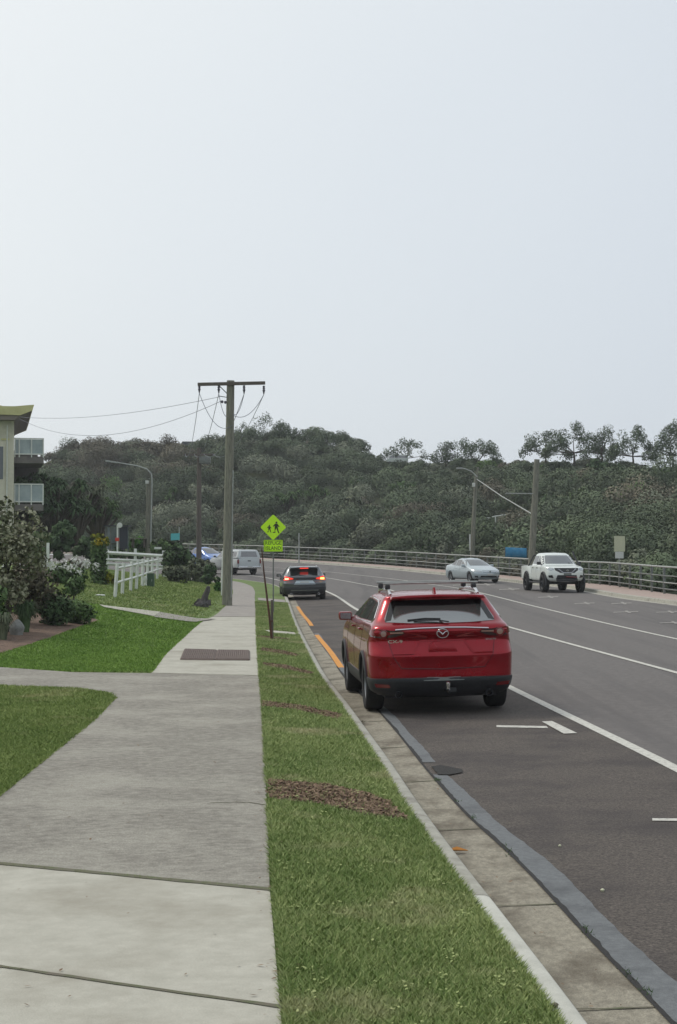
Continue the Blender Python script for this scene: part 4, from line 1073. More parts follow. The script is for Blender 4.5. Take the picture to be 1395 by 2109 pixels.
# tail glass with a dark band across its top
glass = [(-.73,1.245),(-.40,1.225),(0,1.22),(.40,1.225),(.73,1.245),(.735,1.30),(.635,1.545),(.60,1.575),(.3,1.592),(0,1.596),(-.3,1.592),(-.60,1.575),(-.635,1.545),(-.735,1.30)]
g = patch('rear_window', bt, glass, 'rear', 'car_glass_rear', red, off=.004)
patch('window_dark_band', bt, [(-.60,1.50),(0,1.49),(.60,1.50),(.60,1.573),(0,1.592),(-.60,1.573)], 'rear', 'black_gloss', g, off=.0075, th=.006)
for s in (-1, 1):
    ed = [(-.735,1.25),(-.655,1.27),(-.57,1.50),(-.60,1.57),(-.635,1.545)]
    patch('window_frit', bt, ed if s < 0 else mir(ed), 'rear', 'black_gloss', g, off=.0075, th=.006)
# spoiler lip
MB().prism([(-.64,1.60),(-.5,1.615),(0,1.625),(.5,1.615),(.64,1.60),(.62,1.655),(.4,1.672),(0,1.68),(-.4,1.672),(-.62,1.655)], .40, .62, fxz).build('spoiler', 'red_paint', red, bevel=.018)
# wiper
tube_('rear_wiper', [on(bt,'rear',.10,1.215,.03), on(bt,'rear',-.05,1.245,.03), on(bt,'rear',-.36,1.252,.02)], .012, 'black_gloss', red)
tube_('wiper_blade', [on(bt,'rear',.0,1.275,.018), on(bt,'rear',-.2,1.285,.018), on(bt,'rear',-.44,1.262,.018)], .011, 'black_gloss', red)
# chrome strip and lamps
surf_line('chrome_strip', bt, 'rear', [(-.62,1.135),(-.3,1.152),(0,1.158),(.3,1.152),(.62,1.135)], .0125, 'chrome', red, .004)
lampp = [(.50,1.085),(.62,1.045),(.80,1.03),(.93,1.05),(.935,1.125),(.88,1.150),(.70,1.130),(.52,1.115)]
for s in (-1, 1):
    ax_ = 'rear'
    p_ = lampp if s > 0 else mir(lampp)
    l_ = patch('tail_lamp', bt, p_, 'rear', 'lamp_dark', red, off=.010)
    side = [(.10,1.05),(.42,1.075),(.50,1.11),(.40,1.135),(.18,1.145),(.10,1.12)]
    patch('lamp_side', bt, side, 'right' if s > 0 else 'left', 'lamp_red', l_, off=.010)
    c = on(bt, 'rear', s*.775, 1.088, .012)
    Mx = Matrix.Translation(c) @ Matrix.Rotation(R(90), 4, 'X') @ Matrix.Rotation(R(-14*s), 4, 'Y')
    MB().lathe([(.050,0),(.058,.016),(.046,.022),(.040,.012)], 20, Mx).build('lamp_ring', 'lamp_red', l_, smooth=True)
    MB().lathe([(0,.014),(.038,.012),(.042,.002)], 20, Mx).build('lamp_lens', 'lamp_clear', l_, smooth=True)
    patch('lamp_bar', bt, [(s*a, b) for a, b in [(.52,1.092),(.69,1.088),(.69,1.106),(.52,1.106)]], 'rear', 'lamp_clear', l_, off=.014)
# emblem: ring with a winged V
ec = on(bt, 'rear', 0, 1.085, .012)
em = MB(); rg = []
for i in range(25):
    a = 2*math.pi*i/24; rg.append(ec + Vector((.076*math.cos(a), -.004, .060*math.sin(a))))
em.tube(rg, .0075, 6, cap=False)
em.tube([ec+Vector(p) for p in ((-.070,-.006,.028),(-.035,-.010,.020),(-.014,-.012,.002),(0,-.012,-.016),(.014,-.012,.002),(.035,-.010,.020),(.070,-.006,.028))], [.004,.007,.0085,.009,.0085,.007,.004], 6)
em.build('emblem', 'chrome', red, smooth=True)
# tailgate relief: plate recess and creases
rec = [(-.40,.815),(-.30,.965),(-.27,.98),(.27,.98),(.30,.965),(.40,.815)]
def pressed(name, poly, dep, m):   # dark recess built as a real inset box in front of the panel
    pass
surf_line('tailgate_crease', bt, 'rear', [(-.66,.815),(-.40,.815),(-.29,.985),(.29,.985),(.40,.815),(.66,.815)], .012, 'red_paint', red, .002)
pz_ = on(bt, 'rear', 0, .87)
MB().prism([(-.20,.80),(-.18,.93),(-.12,.975),(-.04,.975),(0,.93),(.05,.965),(.12,.955),(.18,.88),(.20,.80)], pz_.y-.028, pz_.y+.03, fxz).build('number_plate', 'red_paint', red, bevel=.006)
text_mesh('badge', 'CX-9', .055, 'chrome', Matrix.Translation(on(bt,'rear',-.62,.975,.006)) @ Matrix.Rotation(R(90),4,'X') @ Matrix.Rotation(R(-8),4,'Y'), red, .003, sx=1.6)
text_mesh('badge', 'SKYACTIV', .026, 'chrome', Matrix.Translation(on(bt,'rear',.66,.985,.006)) @ Matrix.Rotation(R(90),4,'X') @ Matrix.Rotation(R(8),4,'Y'), red, .003, sx=1.25)
# shut lines of the tailgate and bumper
for s in (-1, 1):
    surf_line('shut_line', bt, 'rear', [(s*.72,1.03),(s*.66,.78),(s*.55,.62)], .005, 'black_gloss', red, -.001)
surf_line('shut_line', bt, 'rear', [(-.55,.625),(0,.61),(.55,.625)], .006, 'black_gloss', red, -.001)
# grey strip along the bumper upper edge, and reflectors
patch('bumper_trim', st_, [(-.93,.475),(0,.46),(.93,.475),(.93,.512),(0,.50),(-.93,.512)], 'rear', 'galv_dark', red, off=.006)
for s in (-1, 1):
    patch('reflector', st_, [(s*.70,.375),(s*.88,.38),(s*.90,.43),(s*.72,.42)], 'rear', 'lamp_red', red, off=.008)
    MB().lathe([(.035,0),(.045,0),(.045,.12),(.035,.12)], 16, Matrix.Translation((s*.60,-.0,.285)) @ Matrix.Rotation(R(-90),4,'X')).build('exhaust', 'rim_dark', red, smooth=True)
tb = MB().tube([(0.03,.25,.33),(0.03,-.10,.33),(0.03,-.13,.36)], .024, 8).lathe([(0,.05),(.028,.035),(.030,.01),(.022,-.02),(.02,-.05)], 14, Matrix.Translation((.03,-.13,.41))).build('tow_ball', 'chrome', red, smooth=True)
MB().box((.10,-.03,.34), (.10,.06,.05)).build('tow_socket', 'black_plastic', tb)
# side glass, pillars, trims
for s, ax_ in ((-1, 'left'), (1, 'right')):
    w3 = [(.62,1.26),(.58,1.30),(.80,1.49),(1.02,1.545),(1.16,1.55),(1.24,1.25)]
    w2 = [(1.30,1.25),(1.22,1.552),(1.75,1.575),(2.22,1.575),(2.26,1.235)]
    w1 = [(2.34,1.235),(2.30,1.575),(2.62,1.545),(3.05,1.40),(3.36,1.24)]
    for nm_, w_ in (('quarter_window', w3), ('side_window', w2), ('side_window', w1)): patch(nm_, bt, w_, ax_, 'car_glass', red, off=.004)
    surf_line('window_trim', bt, ax_, [(3.42,1.215),(2.3,1.212),(1.2,1.225),(.60,1.238),(.54,1.30),(.80,1.52),(1.1,1.578),(1.8,1.60),(2.4,1.592)], .009, 'chrome' , red, .002)
    for yy in (1.62, 2.62):
        c = on(bt, ax_, yy, 1.09, .02); MB().box(c, (.03,.20,.03)).build('door_handle', 'red_paint', red, bevel=.012)
    for seg in ([(2.28,1.2),(2.30,.95),(2.30,.55)], [(1.26,1.2),(1.28,.95),(1.42,.78)], [(3.40,1.18),(3.42,.95),(3.40,.55)]):
        surf_line('shut_line', bt, ax_, seg, .004, 'black_gloss', red, -.001)
    mirror_(red, s*.90, 3.30, 1.22, 'red_paint', s)
    # roof rails and crossbar feet
    rail = [on(bt,'top',s*.60,.78)+Vector((0,0,.0)), on(bt,'top',s*.60,.95)+Vector((0,0,.055)), on(bt,'top',s*.60,1.6)+Vector((0,0,.06)), on(bt,'top',s*.595,2.2)+Vector((0,0,.055)), on(bt,'top',s*.58,2.45)]
    tube_('roof_rail', rail, .020, 'chrome', red, 8)
    for yb_ in (1.12, 2.0):
        zt = rail[2].z
        MB().box((s*.60, yb_, zt+.035), (.07,.09,.07)).build('rack_foot', 'black_plastic', red, bevel=.02)
for yb_ in (1.12, 2.0):
    tube_('crossbar', [(-.66,yb_,zt+.085),(.66,yb_,zt+.085)], .014, 'galv', red, 8)
MB().prism([(.68,1.67),(.95,1.68),(.93,1.70),(.80,1.765),(.765,1.77)], -.014, .014, lambda a, b, d: (d, a, b)).build('antenna_fin', 'red_paint', red, bevel=.006)
patch('windscreen', bt, [(-.70,1.24),(.70,1.24),(.60,1.55),(-.60,1.55)], 'front', 'car_glass', red, off=.004)
for s in (-1, 1): patch('headlamp', bt, [(s*.55,.80),(s*.86,.82),(s*.84,.92),(s*.55,.90)], 'front', 'headlamp', red, off=.006)
patch('grille', bt, [(-.45,.5),(.45,.5),(.5,.85),(-.5,.85)], 'front', 'black_gloss', red, off=.006)
def warp(e, zi, zo, sx=1):
    for ob in e.children_recursive:
        if ob.type == 'MESH':
            n = len(ob.data.vertices); a = np.empty(n*3, np.float32); ob.data.vertices.foreach_get('co', a); a = a.reshape(-1, 3)
            a[:, 2] = np.interp(a[:, 2], zi, zo); a[:, 0] *= sx; ob.data.vertices.foreach_set('co', a.ravel()); ob.data.update()
warp(red, [-1, 1.08, 1.2, 1.7, 2.7], [-1, 1.10, 1.215, 1.63, 2.63], 1.015)
place(red, 1.42, 20.75, 4.7, roll=-1.15)
# ---- grey wagon braking ------------------------------------------------------
gry = empty('estate_car', (0,0,0), 0, 'grey compact wagon with its brake lights on, driving away beside the orange line', 'car')
GS = suv_slices(.92, 4.6, 1.66)
GY = (.92, 3.6)
gb, gt = shell('body', GS, 'grey_paint', gry, wheel_cut(GY, .92, .42, .32, .36))
gk, gkt = shell('lower_cladding', lower_skirt(GS, .60, .014), 'black_plastic', gry, wheel_cut(GY, .93, .395, .32, .36), sub=1)
for y in GY:
    for s in (-1, 1): wheel(gry, s*.79, y, .36, .23, 'rim_dark')
q = 1.66/1.715
patch('rear_window', gt, [(-.68,1.21*q+.0),(.68,1.21*q),(.60,1.53*q),(.55,1.56*q),(-.55,1.56*q),(-.60,1.53*q)], 'rear', 'car_glass', gry, off=.004)
MB().prism([(-.62,1.545),(0,1.56),(.62,1.545),(.60,1.60),(0,1.622),(-.60,1.60)], .36, .60, fxz).build('spoiler', 'grey_paint', gry, bevel=.015)
MB().box((0,.37,1.545), (.36,.05,.05)).build('stop_lamp', 'lamp_lit', gry, bevel=.01)
for s in (-1, 1):
    lp_ = [(s*.48,1.00),(s*.86,.93),(s*.89,1.10),(s*.80,1.155),(s*.60,1.08),(s*.48,1.05)]
    l_ = patch('tail_lamp', gt, lp_, 'rear', 'lamp_lit', gry, off=.010)
    patch('lamp_centre', gt, [(s*.66,.99),(s*.82,.98),(s*.82,1.06),(s*.66,1.06)], 'rear', 'lamp_hot' if s < 0 else 'lamp_amber', l_, off=.018)
    patch('lamp_side', gt, [(.12,.99),(.34,1.02),(.40,1.08),(.14,1.13)], 'right' if s > 0 else 'left', 'lamp_red', l_, off=.008)
    for w_ in ([(.72,1.22),(.90,1.44),(1.2,1.49),(1.26,1.21)], [(1.32,1.21),(1.28,1.50),(2.05,1.51),(2.08,1.20)], [(2.14,1.20),(2.11,1.51),(2.6,1.40),(3.05,1.20)]):
        patch('side_window', gt, w_, 'right' if s > 0 else 'left', 'car_glass', gry, off=.004)
    mirror_(gry, s*.86, 2.98, 1.16, 'black_plastic', s)
    tube_('roof_rail', [on(gt,'top',s*.56,.8), on(gt,'top',s*.56,1.0)+Vector((0,0,.04)), on(gt,'top',s*.56,2.0)+Vector((0,0,.04)), on(gt,'top',s*.54,2.2)], .018, 'chrome', gry)
patch('plate_recess', gt, [(-.46,.73),(.46,.73),(.34,.92),(-.34,.92)], 'rear', 'silver_paint', gry, off=.006)
MB().box((0,on(gt,'rear',0,.83).y-.01,.82), (.37,.02,.11)).build('number_plate', 'plate_white', gry, bevel=.004)
patch('bumper_step', gkt, [(-.86,.585),(.86,.585),(.86,.615),(-.86,.615)], 'rear', 'chrome', gry, off=.02)
patch('skid_plate', gkt, [(-.55,.40),(.55,.40),(.60,.46),(-.60,.46)], 'rear', 'galv_dark', gry, off=.012)
for s in (-1, 1): MB().lathe([(.035,0),(.05,0),(.05,.12),(.035,.12)], 14, Matrix.Translation((s*.58,-.01,.27)) @ Matrix.Rotation(R(-90),4,'X')).build('exhaust', 'chrome', gry, smooth=True)
tube_('rear_wiper', [on(gt,'rear',.05,1.17,.03), on(gt,'rear',-.35,1.22,.02)], .012, 'black_gloss', gry)
patch('windscreen', gt, [(-.62,1.22),(.62,1.22),(.55,1.5),(-.55,1.5)], 'front', 'car_glass', gry, off=.004)
warp(gry, [-1, .4, 1.7, 2.7], [-1, .4, 1.50, 2.5], 1.03)
place(gry, -1.44, 67.0, 4.5, roll=-1)
# ---- silver sedan ------------------------------------------------------------
def sedan(label, paint, gl='car_glass_light', name='sedan'):
    e = empty(name, (0,0,0), 0, label, 'car')
    D = lambda z, yr, yf, w_, **k: dict(z=z, yr=yr, yf=yf, w=w_, **k)
    ss = [D(.18,.25,4.60,.78,rr=.2,rf=.45), D(.26,.08,4.74,.88,rr=.25,rf=.5), D(.42,.02,4.81,.905,rr=.25,rf=.5), D(.60,.0,4.81,.91,rr=.25,rf=.5), D(.72,.03,4.74,.905,rr=.22,rf=.5), D(.80,.04,4.50,.895,rr=.2,rf=.45),
          D(.90,.05,4.05,.88,rr=.2,rf=.35), D(.97,.07,3.62,.86,rr=.2,rf=.3), D(1.02,.10,3.50,.83,rr=.2,rf=.25), D(1.05,.45,3.42,.80,rr=.2,rf=.25), D(1.10,.72,3.30,.765,rr=.2,rf=.25), D(1.22,.98,3.02,.71,rr=.2,rf=.25), D(1.35,1.28,2.68,.635,rr=.2,rf=.25),
          D(1.42,1.50,2.42,.58,rr=.2,rf=.3), D(1.455,1.75,2.2,.45,rr=.2,rf=.3), D(1.465,1.9,2.1,.3,rr=.1,rf=.1)]
    WY_ = (.98, 3.76)
    b, t = shell('body', ss, paint, e, wheel_cut(WY_, .91, .375, .30, .32))
    for y in WY_:
        for s in (-1, 1): wheel(e, s*.79, y, .32, .21, 'rim', 7)
    MB().box((0, 2.4, .24), (1.4, 4.0, .08)).build('underbody', 'black_plastic', e)
    patch('windscreen', t, [(-.63,1.015),(.63,1.015),(.49,1.355),(.42,1.38),(-.42,1.38),(-.49,1.355)], 'front', gl, e, off=.004)
    patch('rear_window', t, [(-.6,1.09),(.6,1.09),(.5,1.36),(-.5,1.36)], 'rear', gl, e, off=.004)
    for s in (-1, 1):
        ax_ = 'right' if s > 0 else 'left'
        for w_ in ([(.98,1.06),(1.36,1.31),(1.55,1.345),(1.60,1.03)], [(1.66,1.03),(1.61,1.355),(2.28,1.365),(2.32,1.00)], [(2.38,1.0),(2.34,1.362),(2.62,1.30),(3.22,.99)]):
            patch('side_window', t, w_, ax_, 'car_glass', e, off=.004)
        surf_line('window_trim', t, ax_, [(3.25,.97),(2.3,.98),(1.5,1.01),(.95,1.04)], .008, 'chrome', e, .002)
        for yy in (1.85, 2.85): MB().box(on(t, ax_, yy, .84, .02), (.03,.18,.025)).build('door_handle', paint, e, bevel=.01)
        for seg in ([(2.35,.98),(2.35,.7),(2.33,.3)], [(1.62,1.0),(1.60,.8),(1.32,.62)], [(3.28,.95),(3.34,.6),(3.30,.3)]): surf_line('shut_line', t, ax_, seg, .004, 'black_gloss', e, -.001)
        mirror_(e, s*.84, 3.0, 1.0, paint, s)
        patch('headlamp', t, [(s*.44,.62),(s*.62,.595),(s*.84,.68),(s*.86,.775),(s*.60,.735),(s*.46,.69)], 'front', 'headlamp', e, off=.008)
        patch('fog_lamp', t, [(s*.62,.31),(s*.78,.33),(s*.80,.41),(s*.66,.42)], 'front', 'black_plastic', e, off=.006)
        patch('tail_lamp', t, [(s*.45,.74),(s*.84,.74),(s*.84,.90),(s*.50,.88)], 'rear', 'lamp_red', e, off=.008)
    gr = patch('grille', t, [(-.40,.60),(.40,.60),(.44,.70),(.38,.715),(-.38,.715),(-.44,.70)], 'front', 'black_gloss', e, off=.006)
    patch('grille_bar', t, [(-.40,.645),(.40,.645),(.40,.668),(-.40,.668)], 'front', 'chrome', gr, off=.014)
    patch('lower_intake', t, [(-.55,.32),(.55,.32),(.50,.42),(-.50,.42)], 'front', 'black_gloss', e, off=.006)
    MB().box((0, on(t,'front',0,.50).y+.01, .50), (.37,.02,.11)).build('number_plate', 'plate_white', e, bevel=.004)
    MB().lathe([(.02,0),(.055,0),(.055,.01),(.02,.01)], 18, Matrix.Translation(on(t,'front',0,.66,.02)) @ Matrix.Rotation(R(-90),4,'X')).build('emblem', 'chrome', e)
    return e
sv = sedan('pale silver sedan parked at the far kerb, facing the camera', 'silver_paint')
def nose_place(e, x, y, ang, L_):   # put the nose at x,y; ang = heading measured from -Y towards +X
    h = Vector((math.sin(R(ang)), -math.cos(R(ang)))); c = Vector((x, y)) - h*L_
    e.location = (c.x, c.y, float(zroad(c.x+h.x*L_/2, c.y+h.y*L_/2))+.004); e.rotation_euler = (0, 0, math.atan2(-h.x, h.y))
nose_place(sv, X_at(1010, 91.5), 91.5, 19.5, 4.8)
bl = sedan('light blue car half hidden by the hedge, left of the tall power pole', 'blue_paint', 'car_glass')
warp(bl, [-1, 0, 1.5], [-1, 0, 1.8])
nose_place(bl, X_at(463, 122.5), 122.5, 40, 4.8)
# ---- utes --------------------------------------------------------------------
def ute(label, paint, wr=.40, lift=.0, canopy=False, name='ute', dark=True, gl='car_glass_light'):
    e = empty(name, (0,0,0), 0, label, 'ute')
    D = lambda z, yr, yf, w_, **k: dict(z=z+lift, yr=yr, yf=yf, w=w_, **k)
    # cab and bonnet, in front of the tray
    cab = [D(.36,1.95,4.95,.82,rr=.04,rf=.3,br=.0), D(.44,1.92,5.12,.90,rr=.04,rf=.35,br=.0), D(.60,1.92,5.22,.92,rr=.04,rf=.35,br=0), D(.85,1.92,5.22,.925,rr=.04,rf=.35,br=0), D(1.0,1.92,5.15,.92,rr=.04,rf=.32,br=0), D(1.07,1.92,5.05,.91,rr=.04,rf=.3,br=0),
           D(1.12,1.92,4.6,.90,rr=.05,rf=.25,br=0), D(1.165,1.94,4.12,.88,rr=.06,rf=.2,br=0), D(1.20,1.95,4.0,.86,rr=.08,rf=.2,br=0), D(1.35,1.98,3.78,.81,rr=.1,rf=.2,br=0), D(1.55,2.03,3.48,.74,rr=.1,rf=.2,br=0), D(1.68,2.08,3.25,.69,rr=.1,rf=.2,br=0),
           D(1.73,2.15,3.1,.62,rr=.12,rf=.2), D(1.755,2.35,2.9,.45,rr=.15,rf=.2)]
    WY_ = (1.15, 4.30)
    b, t = shell('body', cab, paint, e, wheel_cut(WY_, .92, wr+.07, .36, wr))
    # tray
    zt0, zt1 = .46+lift, 1.10+lift
    cutm = wheel_cut(WY_, .92, wr+.07, .36, wr)
    mb = MB()
    for s in (-1, 1): mb.box((s*.885, .98, (zt0+zt1)/2), (.085, 1.86, zt1-zt0))
    mb.box((0, 1.87, (zt0+zt1)/2), (1.68,.07,zt1-zt0)); mb.box((0, .98, zt0+.2), (1.68, 1.70, .08))
    tr = mb.build('tray', paint, e, bevel=.02)
    c = bpy.data.objects.new('cutter', cutm); COL.objects.link(c); bo = tr.modifiers.new('b', 'BOOLEAN'); bo.object = c; bo.solver = 'EXACT'
    dg = bpy.context.evaluated_depsgraph_get(); nm = bpy.data.meshes.new_from_object(tr.evaluated_get(dg)); tr.modifiers.clear(); tr.data = nm; bpy.data.objects.remove(c)
    tg_ = MB().box((0,.06,(zt0+zt1)/2+.03), (1.62,.07,zt1-zt0-.04)).build('tailgate', paint, e, bevel=.02)
    MB().box((0,.018,zt1-.16), (.24,.02,.07)).build('handle', 'black_plastic', tg_, bevel=.008)
    MB().box((0,-.04,zt0+.02), (1.70,.16,.14)).build('rear_bumper', 'chrome' if canopy else 'black_plastic', e, bevel=.03)
    MB().box((0,-.125,zt0+.04), (.37,.015,.11)).build('number_plate', 'plate_white', e)
    MB().box((0,2.5,.42+lift*.6), (1.0,4.6,.14)).build('chassis', 'black_plastic', e)
    for y in WY_:
        MB().tube([(-.8,y,wr),(.8,y,wr)], .06, 8).build('axle', 'black_plastic', e)
        for s in (-1, 1):
            wheel(e, s*(.84 if not dark else .88), y, wr, .30 if dark else .26, 'rim_dark' if dark else 'rim', 6, knob=dark)
            pts = [Vector((s*.945, y+(wr+.085)*math.cos(R(a)), wr+(wr+.085)*math.sin(R(a)))) for a in range(-10, 191, 10)]
            if dark: tube_('wheel_flare', pts, .045, 'black_plastic', e, 8)
    for s in (-1, 1):
        ax_ = 'right' if s > 0 else 'left'
        for w_ in ([(2.12,1.22),(2.16,1.56),(2.22,1.60),(2.86,1.60),(2.88,1.20)], [(2.95,1.20),(2.93,1.60),(3.22,1.58),(3.80,1.20)]):
            patch('side_window', t, [(a, b_+lift) for a, b_ in w_], ax_, 'car_glass', e, off=.004)
        mirror_(e, s*.88, 3.72, 1.25+lift, 'black_plastic' if dark else paint, s)
        for yy in (2.3, 3.1): MB().box(on(t, ax_, yy, 1.02+lift, .02), (.03,.2,.03)).build('door_handle', 'black_plastic' if dark else 'chrome', e, bevel=.01)
        for seg in ([(2.9,1.2),(2.9,.5)], [(2.08,1.2),(2.08,.8)], [(3.78,1.15),(3.78,.6)]): surf_line('shut_line', t, ax_, [(a, b_+lift) for a, b_ in seg], .005, 'black_gloss', e, -.001)
        MB().tube([(s*.93,1.72,.36+lift*.7),(s*.93,3.7,.36+lift*.7)], .04, 8).build('side_step', 'black_plastic', e)
        patch('headlamp', t, [(a*s, b_+lift) for a, b_ in [(.60,.94),(.74,.90),(.88,.95),(.89,1.05),(.74,1.04),(.61,1.03)]], 'front', 'headlamp', e, off=.012)
        patch('fog_lamp', t, [(a*s, b_+lift) for a, b_ in [(.62,.56),(.82,.58),(.84,.68),(.68,.70)]], 'front', 'black_gloss', e, off=.010)
        MB().box((s*.86,.02,.90+lift), (.13,.05,.30)).build('tail_lamp', 'lamp_red', e, bevel=.015)
    patch('windscreen', t, [(a, b_+lift) for a, b_ in [(-.69,1.225),(.69,1.225),(.58,1.59),(.51,1.63),(-.51,1.63),(-.58,1.59)]], 'front', gl, e, off=.004)
    patch('cab_rear_window', t, [(-.6,1.25+lift),(.6,1.25+lift),(.55,1.55+lift),(-.55,1.55+lift)], 'rear', 'car_glass', e, off=.004)
    gr = patch('grille', t, [(a, b_+lift) for a, b_ in [(-.56,.93),(-.34,.80),(.34,.80),(.56,.93),(.58,1.03),(-.58,1.03)]], 'front', 'black_gloss', e, off=.010)
    for a, b_ in ((-.30,.83),(.30,.83)): pass
    tube_('grille_trim', [on(t,'front',-.42,.985+lift,.02), on(t,'front',-.20,.81+lift,.02), on(t,'front',.20,.81+lift,.02), on(t,'front',.42,.985+lift,.02)], .016, 'chrome', gr)
    ec_ = on(t,'front',0,.91+lift,.03)
    MB().lathe([(.035,0),(.06,0),(.06,.012),(.035,.012)], 18, Matrix.Translation(ec_) @ Matrix.Rotation(R(-90),4,'X')).box(ec_+Vector((0,.01,0)), (.15,.012,.022)).build('emblem', 'chrome', gr)
    patch('lower_intake', t, [(a, b_+lift) for a, b_ in [(-.52,.50),(.52,.50),(.46,.70),(-.46,.70)]], 'front', 'black_plastic', e, off=.008)
    if dark: MB().box((0,5.12,.46+lift), (1.0,.18,.14)).build('tow_bar_plate', 'black_plastic', e, bevel=.02); MB().tube([(-.45,5.25,.60+lift),(.1,5.26,.62+lift)], .025, 6).build('recovery_strap', 'lamp_red', e)
    MB().box((0,on(t,'front',0,.74+lift).y+.02,.74+lift), (.37,.02,.10)).build('number_plate', 'plate_white' if not dark else 'galv_dark', e)
    if dark:   # snorkel and sports bar
        tube_('snorkel', [(-.95,4.15,.98+lift),(-.93,4.05,1.15+lift),(-.84,3.92,1.34+lift),(-.77,3.62,1.62+lift),(-.75,3.52,1.80+lift)], [.05,.05,.04,.04,.055], 'black_plastic', e, 8)
        for s in (-1, 1): tube_('sports_bar', [(s*.80,1.0,1.1+lift),(s*.72,1.75,1.62+lift),(s*.70,1.9,1.64+lift)], .035, 'black_plastic', e, 8)
        tube_('sports_bar', [(-.72,1.75,1.62+lift),(.72,1.75,1.62+lift)], .035, 'black_plastic', e, 8)
    if canopy:
        cn = [dict(z=z+lift, yr=yr, yf=1.93, w=w_, rr=.06, rf=.04, br=.0, bf=.0) for z, yr, w_ in ((1.10,.04,.90),(1.16,.04,.90),(1.45,.10,.82),(1.66,.16,.74),(1.70,.22,.68),(1.73,.5,.5))]
        o_, ct = shell('canopy', cn, paint, e)
        patch('canopy_rear_window', ct, [(-.66,1.22+lift),(.66,1.22+lift),(.56,1.60+lift),(-.56,1.60+lift)], 'rear', 'car_glass', o_, off=.006)
        for s in (-1, 1): patch('canopy_side_window', ct, [(.35,1.24+lift),(.42,1.56+lift),(1.75,1.58+lift),(1.78,1.24+lift)], 'right' if s > 0 else 'left', 'car_glass', o_, off=.006)
    return e
wu = ute('white four door ute with black snorkel and chunky tyres, parked by the far kerb', 'white_car', wr=.43, lift=.12)
nose_place(wu, X_at(1169, 73.4), 73.4, 7.5, 5.2)
fu = ute('white ute with a canopy driving away, half hidden behind the tall power pole', 'white_ute', wr=.39, lift=.04, canopy=True, dark=False)
fu.location = (X_at(514, 109), 109, float(zs(109))+.01); fu.rotation_euler = (0, 0, R(29))
# distant parked vehicles on the crest
def crest_van(px, py, wpx, label, s_=36):
    p = hill_at(px, s_); Yv = p.y; k = Yv/F_PX
    v = empty('van', (X_at(px, Yv), Yv, Z_at(py, Yv)), R(90), label, 'van')
    L_ = wpx*k; sc = L_/4.9
    prof = [(-.5,.12),(-.5,.40),(-.47,.44),(.18,.44),(.30,.42),(.40,.27),(.49,.22),(.5,.12)]
    MB().prism([(a*L_, b*L_) for a, b in prof], -.9*sc, .9*sc, lambda a, b, d: (d, a, b)).build('body', 'white_car', v, bevel=.06)
    for s in (-1, 1):
        MB().prism([(a*L_, b*L_) for a, b in [(-.44,.30),(-.44,.40),(.10,.40),(.10,.30)]], s*.9*sc-.01, s*.9*sc+.01, lambda a, b, d: (d, a, b)).build('side_window', 'car_glass', v)
        MB().prism([(a*L_, b*L_) for a, b in [(.13,.30),(.13,.40),(.28,.40),(.36,.29)]], s*.9*sc-.01, s*.9*sc+.01, lambda a, b, d: (d, a, b)).build('side_window', 'car_glass', v)
        for yy in (-.32, .32): wheel(v, s*.82*sc, yy*L_, .33*sc, .2)
    return v
crest_van(818, 957, 46, 'white van parked on the crest under the umbrella shaped tree', 37)
# ------------------------------------------------------------------ left side: garden, fence, house
gp = lambda px, py: G(px, py, 0, zland)
def gpv(px, py): x, y = gp(px, py); return Vector((x, y, zl(x, y)))
# drain grates set in the footpath
for i, (a, b, c_, d_) in enumerate((((374,1359),(441,1360),(446,1341),(382,1339)), ((445,1360),(513,1360),(513,1342),(450,1341)))):
    pts = [Vector((*gp(*q), 0)) for q in (a, b, c_, d_)]
    e = empty('drain_grate', ((pts[0]+pts[2])/2).to_tuple()[:2] + (0,), 0, ['brown slatted drain cover in the footpath, the left of the pair', 'brown slatted drain cover in the footpath, the one nearer the verge'][i], 'drain cover', 'drain covers in the footpath')
    O_ = Vector(e.location); V = []; F = []
    zz = lambda p, o: Vector((p.x, p.y, zl(p.x, p.y)+o))-O_
    fr = MB()
    for q in range(4): fr.tube([zz(pts[q], .014), zz(pts[(q+1) % 4], .014)], .022, 4)
    fr.build('frame', 'grate', e)
    mbs = MB().add([zz(p, .012) for p in pts], [(0,1,2,3)]); mbs.build('pit', 'grate_dark', e)
    sl_ = MB()
    for t in np.linspace(.04, .96, 16):
        sl_.tube([zz(pts[0].lerp(pts[1], t), .020), zz(pts[3].lerp(pts[2], t), .020)], .024, 4)
    sl_.build('slats', 'grate', e)
# white post and rail fence, two runs
fence_px = [(237,1230,242,1160),(252,1223,255,1159),(269,1217,272,1156),(281,1213,284,1153),(293,1207,295,1151),(303,1202,305,1149),(313,1198,314,1148),(324,1193,325,1146),(338,1187,339,1134)]
b0 = gpv(237,1230)
wf = empty('white_fence', b0, 0, 'white two rail timber fence running back across the lawn from the near leaning post', 'fence')
tops = []; mids = []
for i, (bx, by, tx_, ty) in enumerate(fence_px):
    if i == len(fence_px)-1: break
    b = gpv(bx, by); k = b.y/F_PX; t = b + Vector(((tx_-bx)*k, 0, (by-ty)*k))
    MB().tube([b-b0-Vector((0,0,.1)), t-b0], .062, 4).build('post', 'white_paint', wf)
    tops.append(b.lerp(t, .86)-b0); mids.append(b.lerp(t, .42)-b0)
bc = gpv(338,1187)
for pts, nm in ((tops, 'rail'), (mids, 'rail')):
    pts2 = pts + [Vector(bc)-b0+Vector((0,0,(.86 if pts is tops else .42)*1.15))]
    MB().tube([p+Vector((.0,-.07,0)) for p in pts2], .045, 4).build(nm, 'white_paint', wf)
wf2 = empty('white_fence', bc, 0, 'white three rail fence running left from the tall corner post to the yellow topped hedge', 'fence')
k = bc.y/F_PX
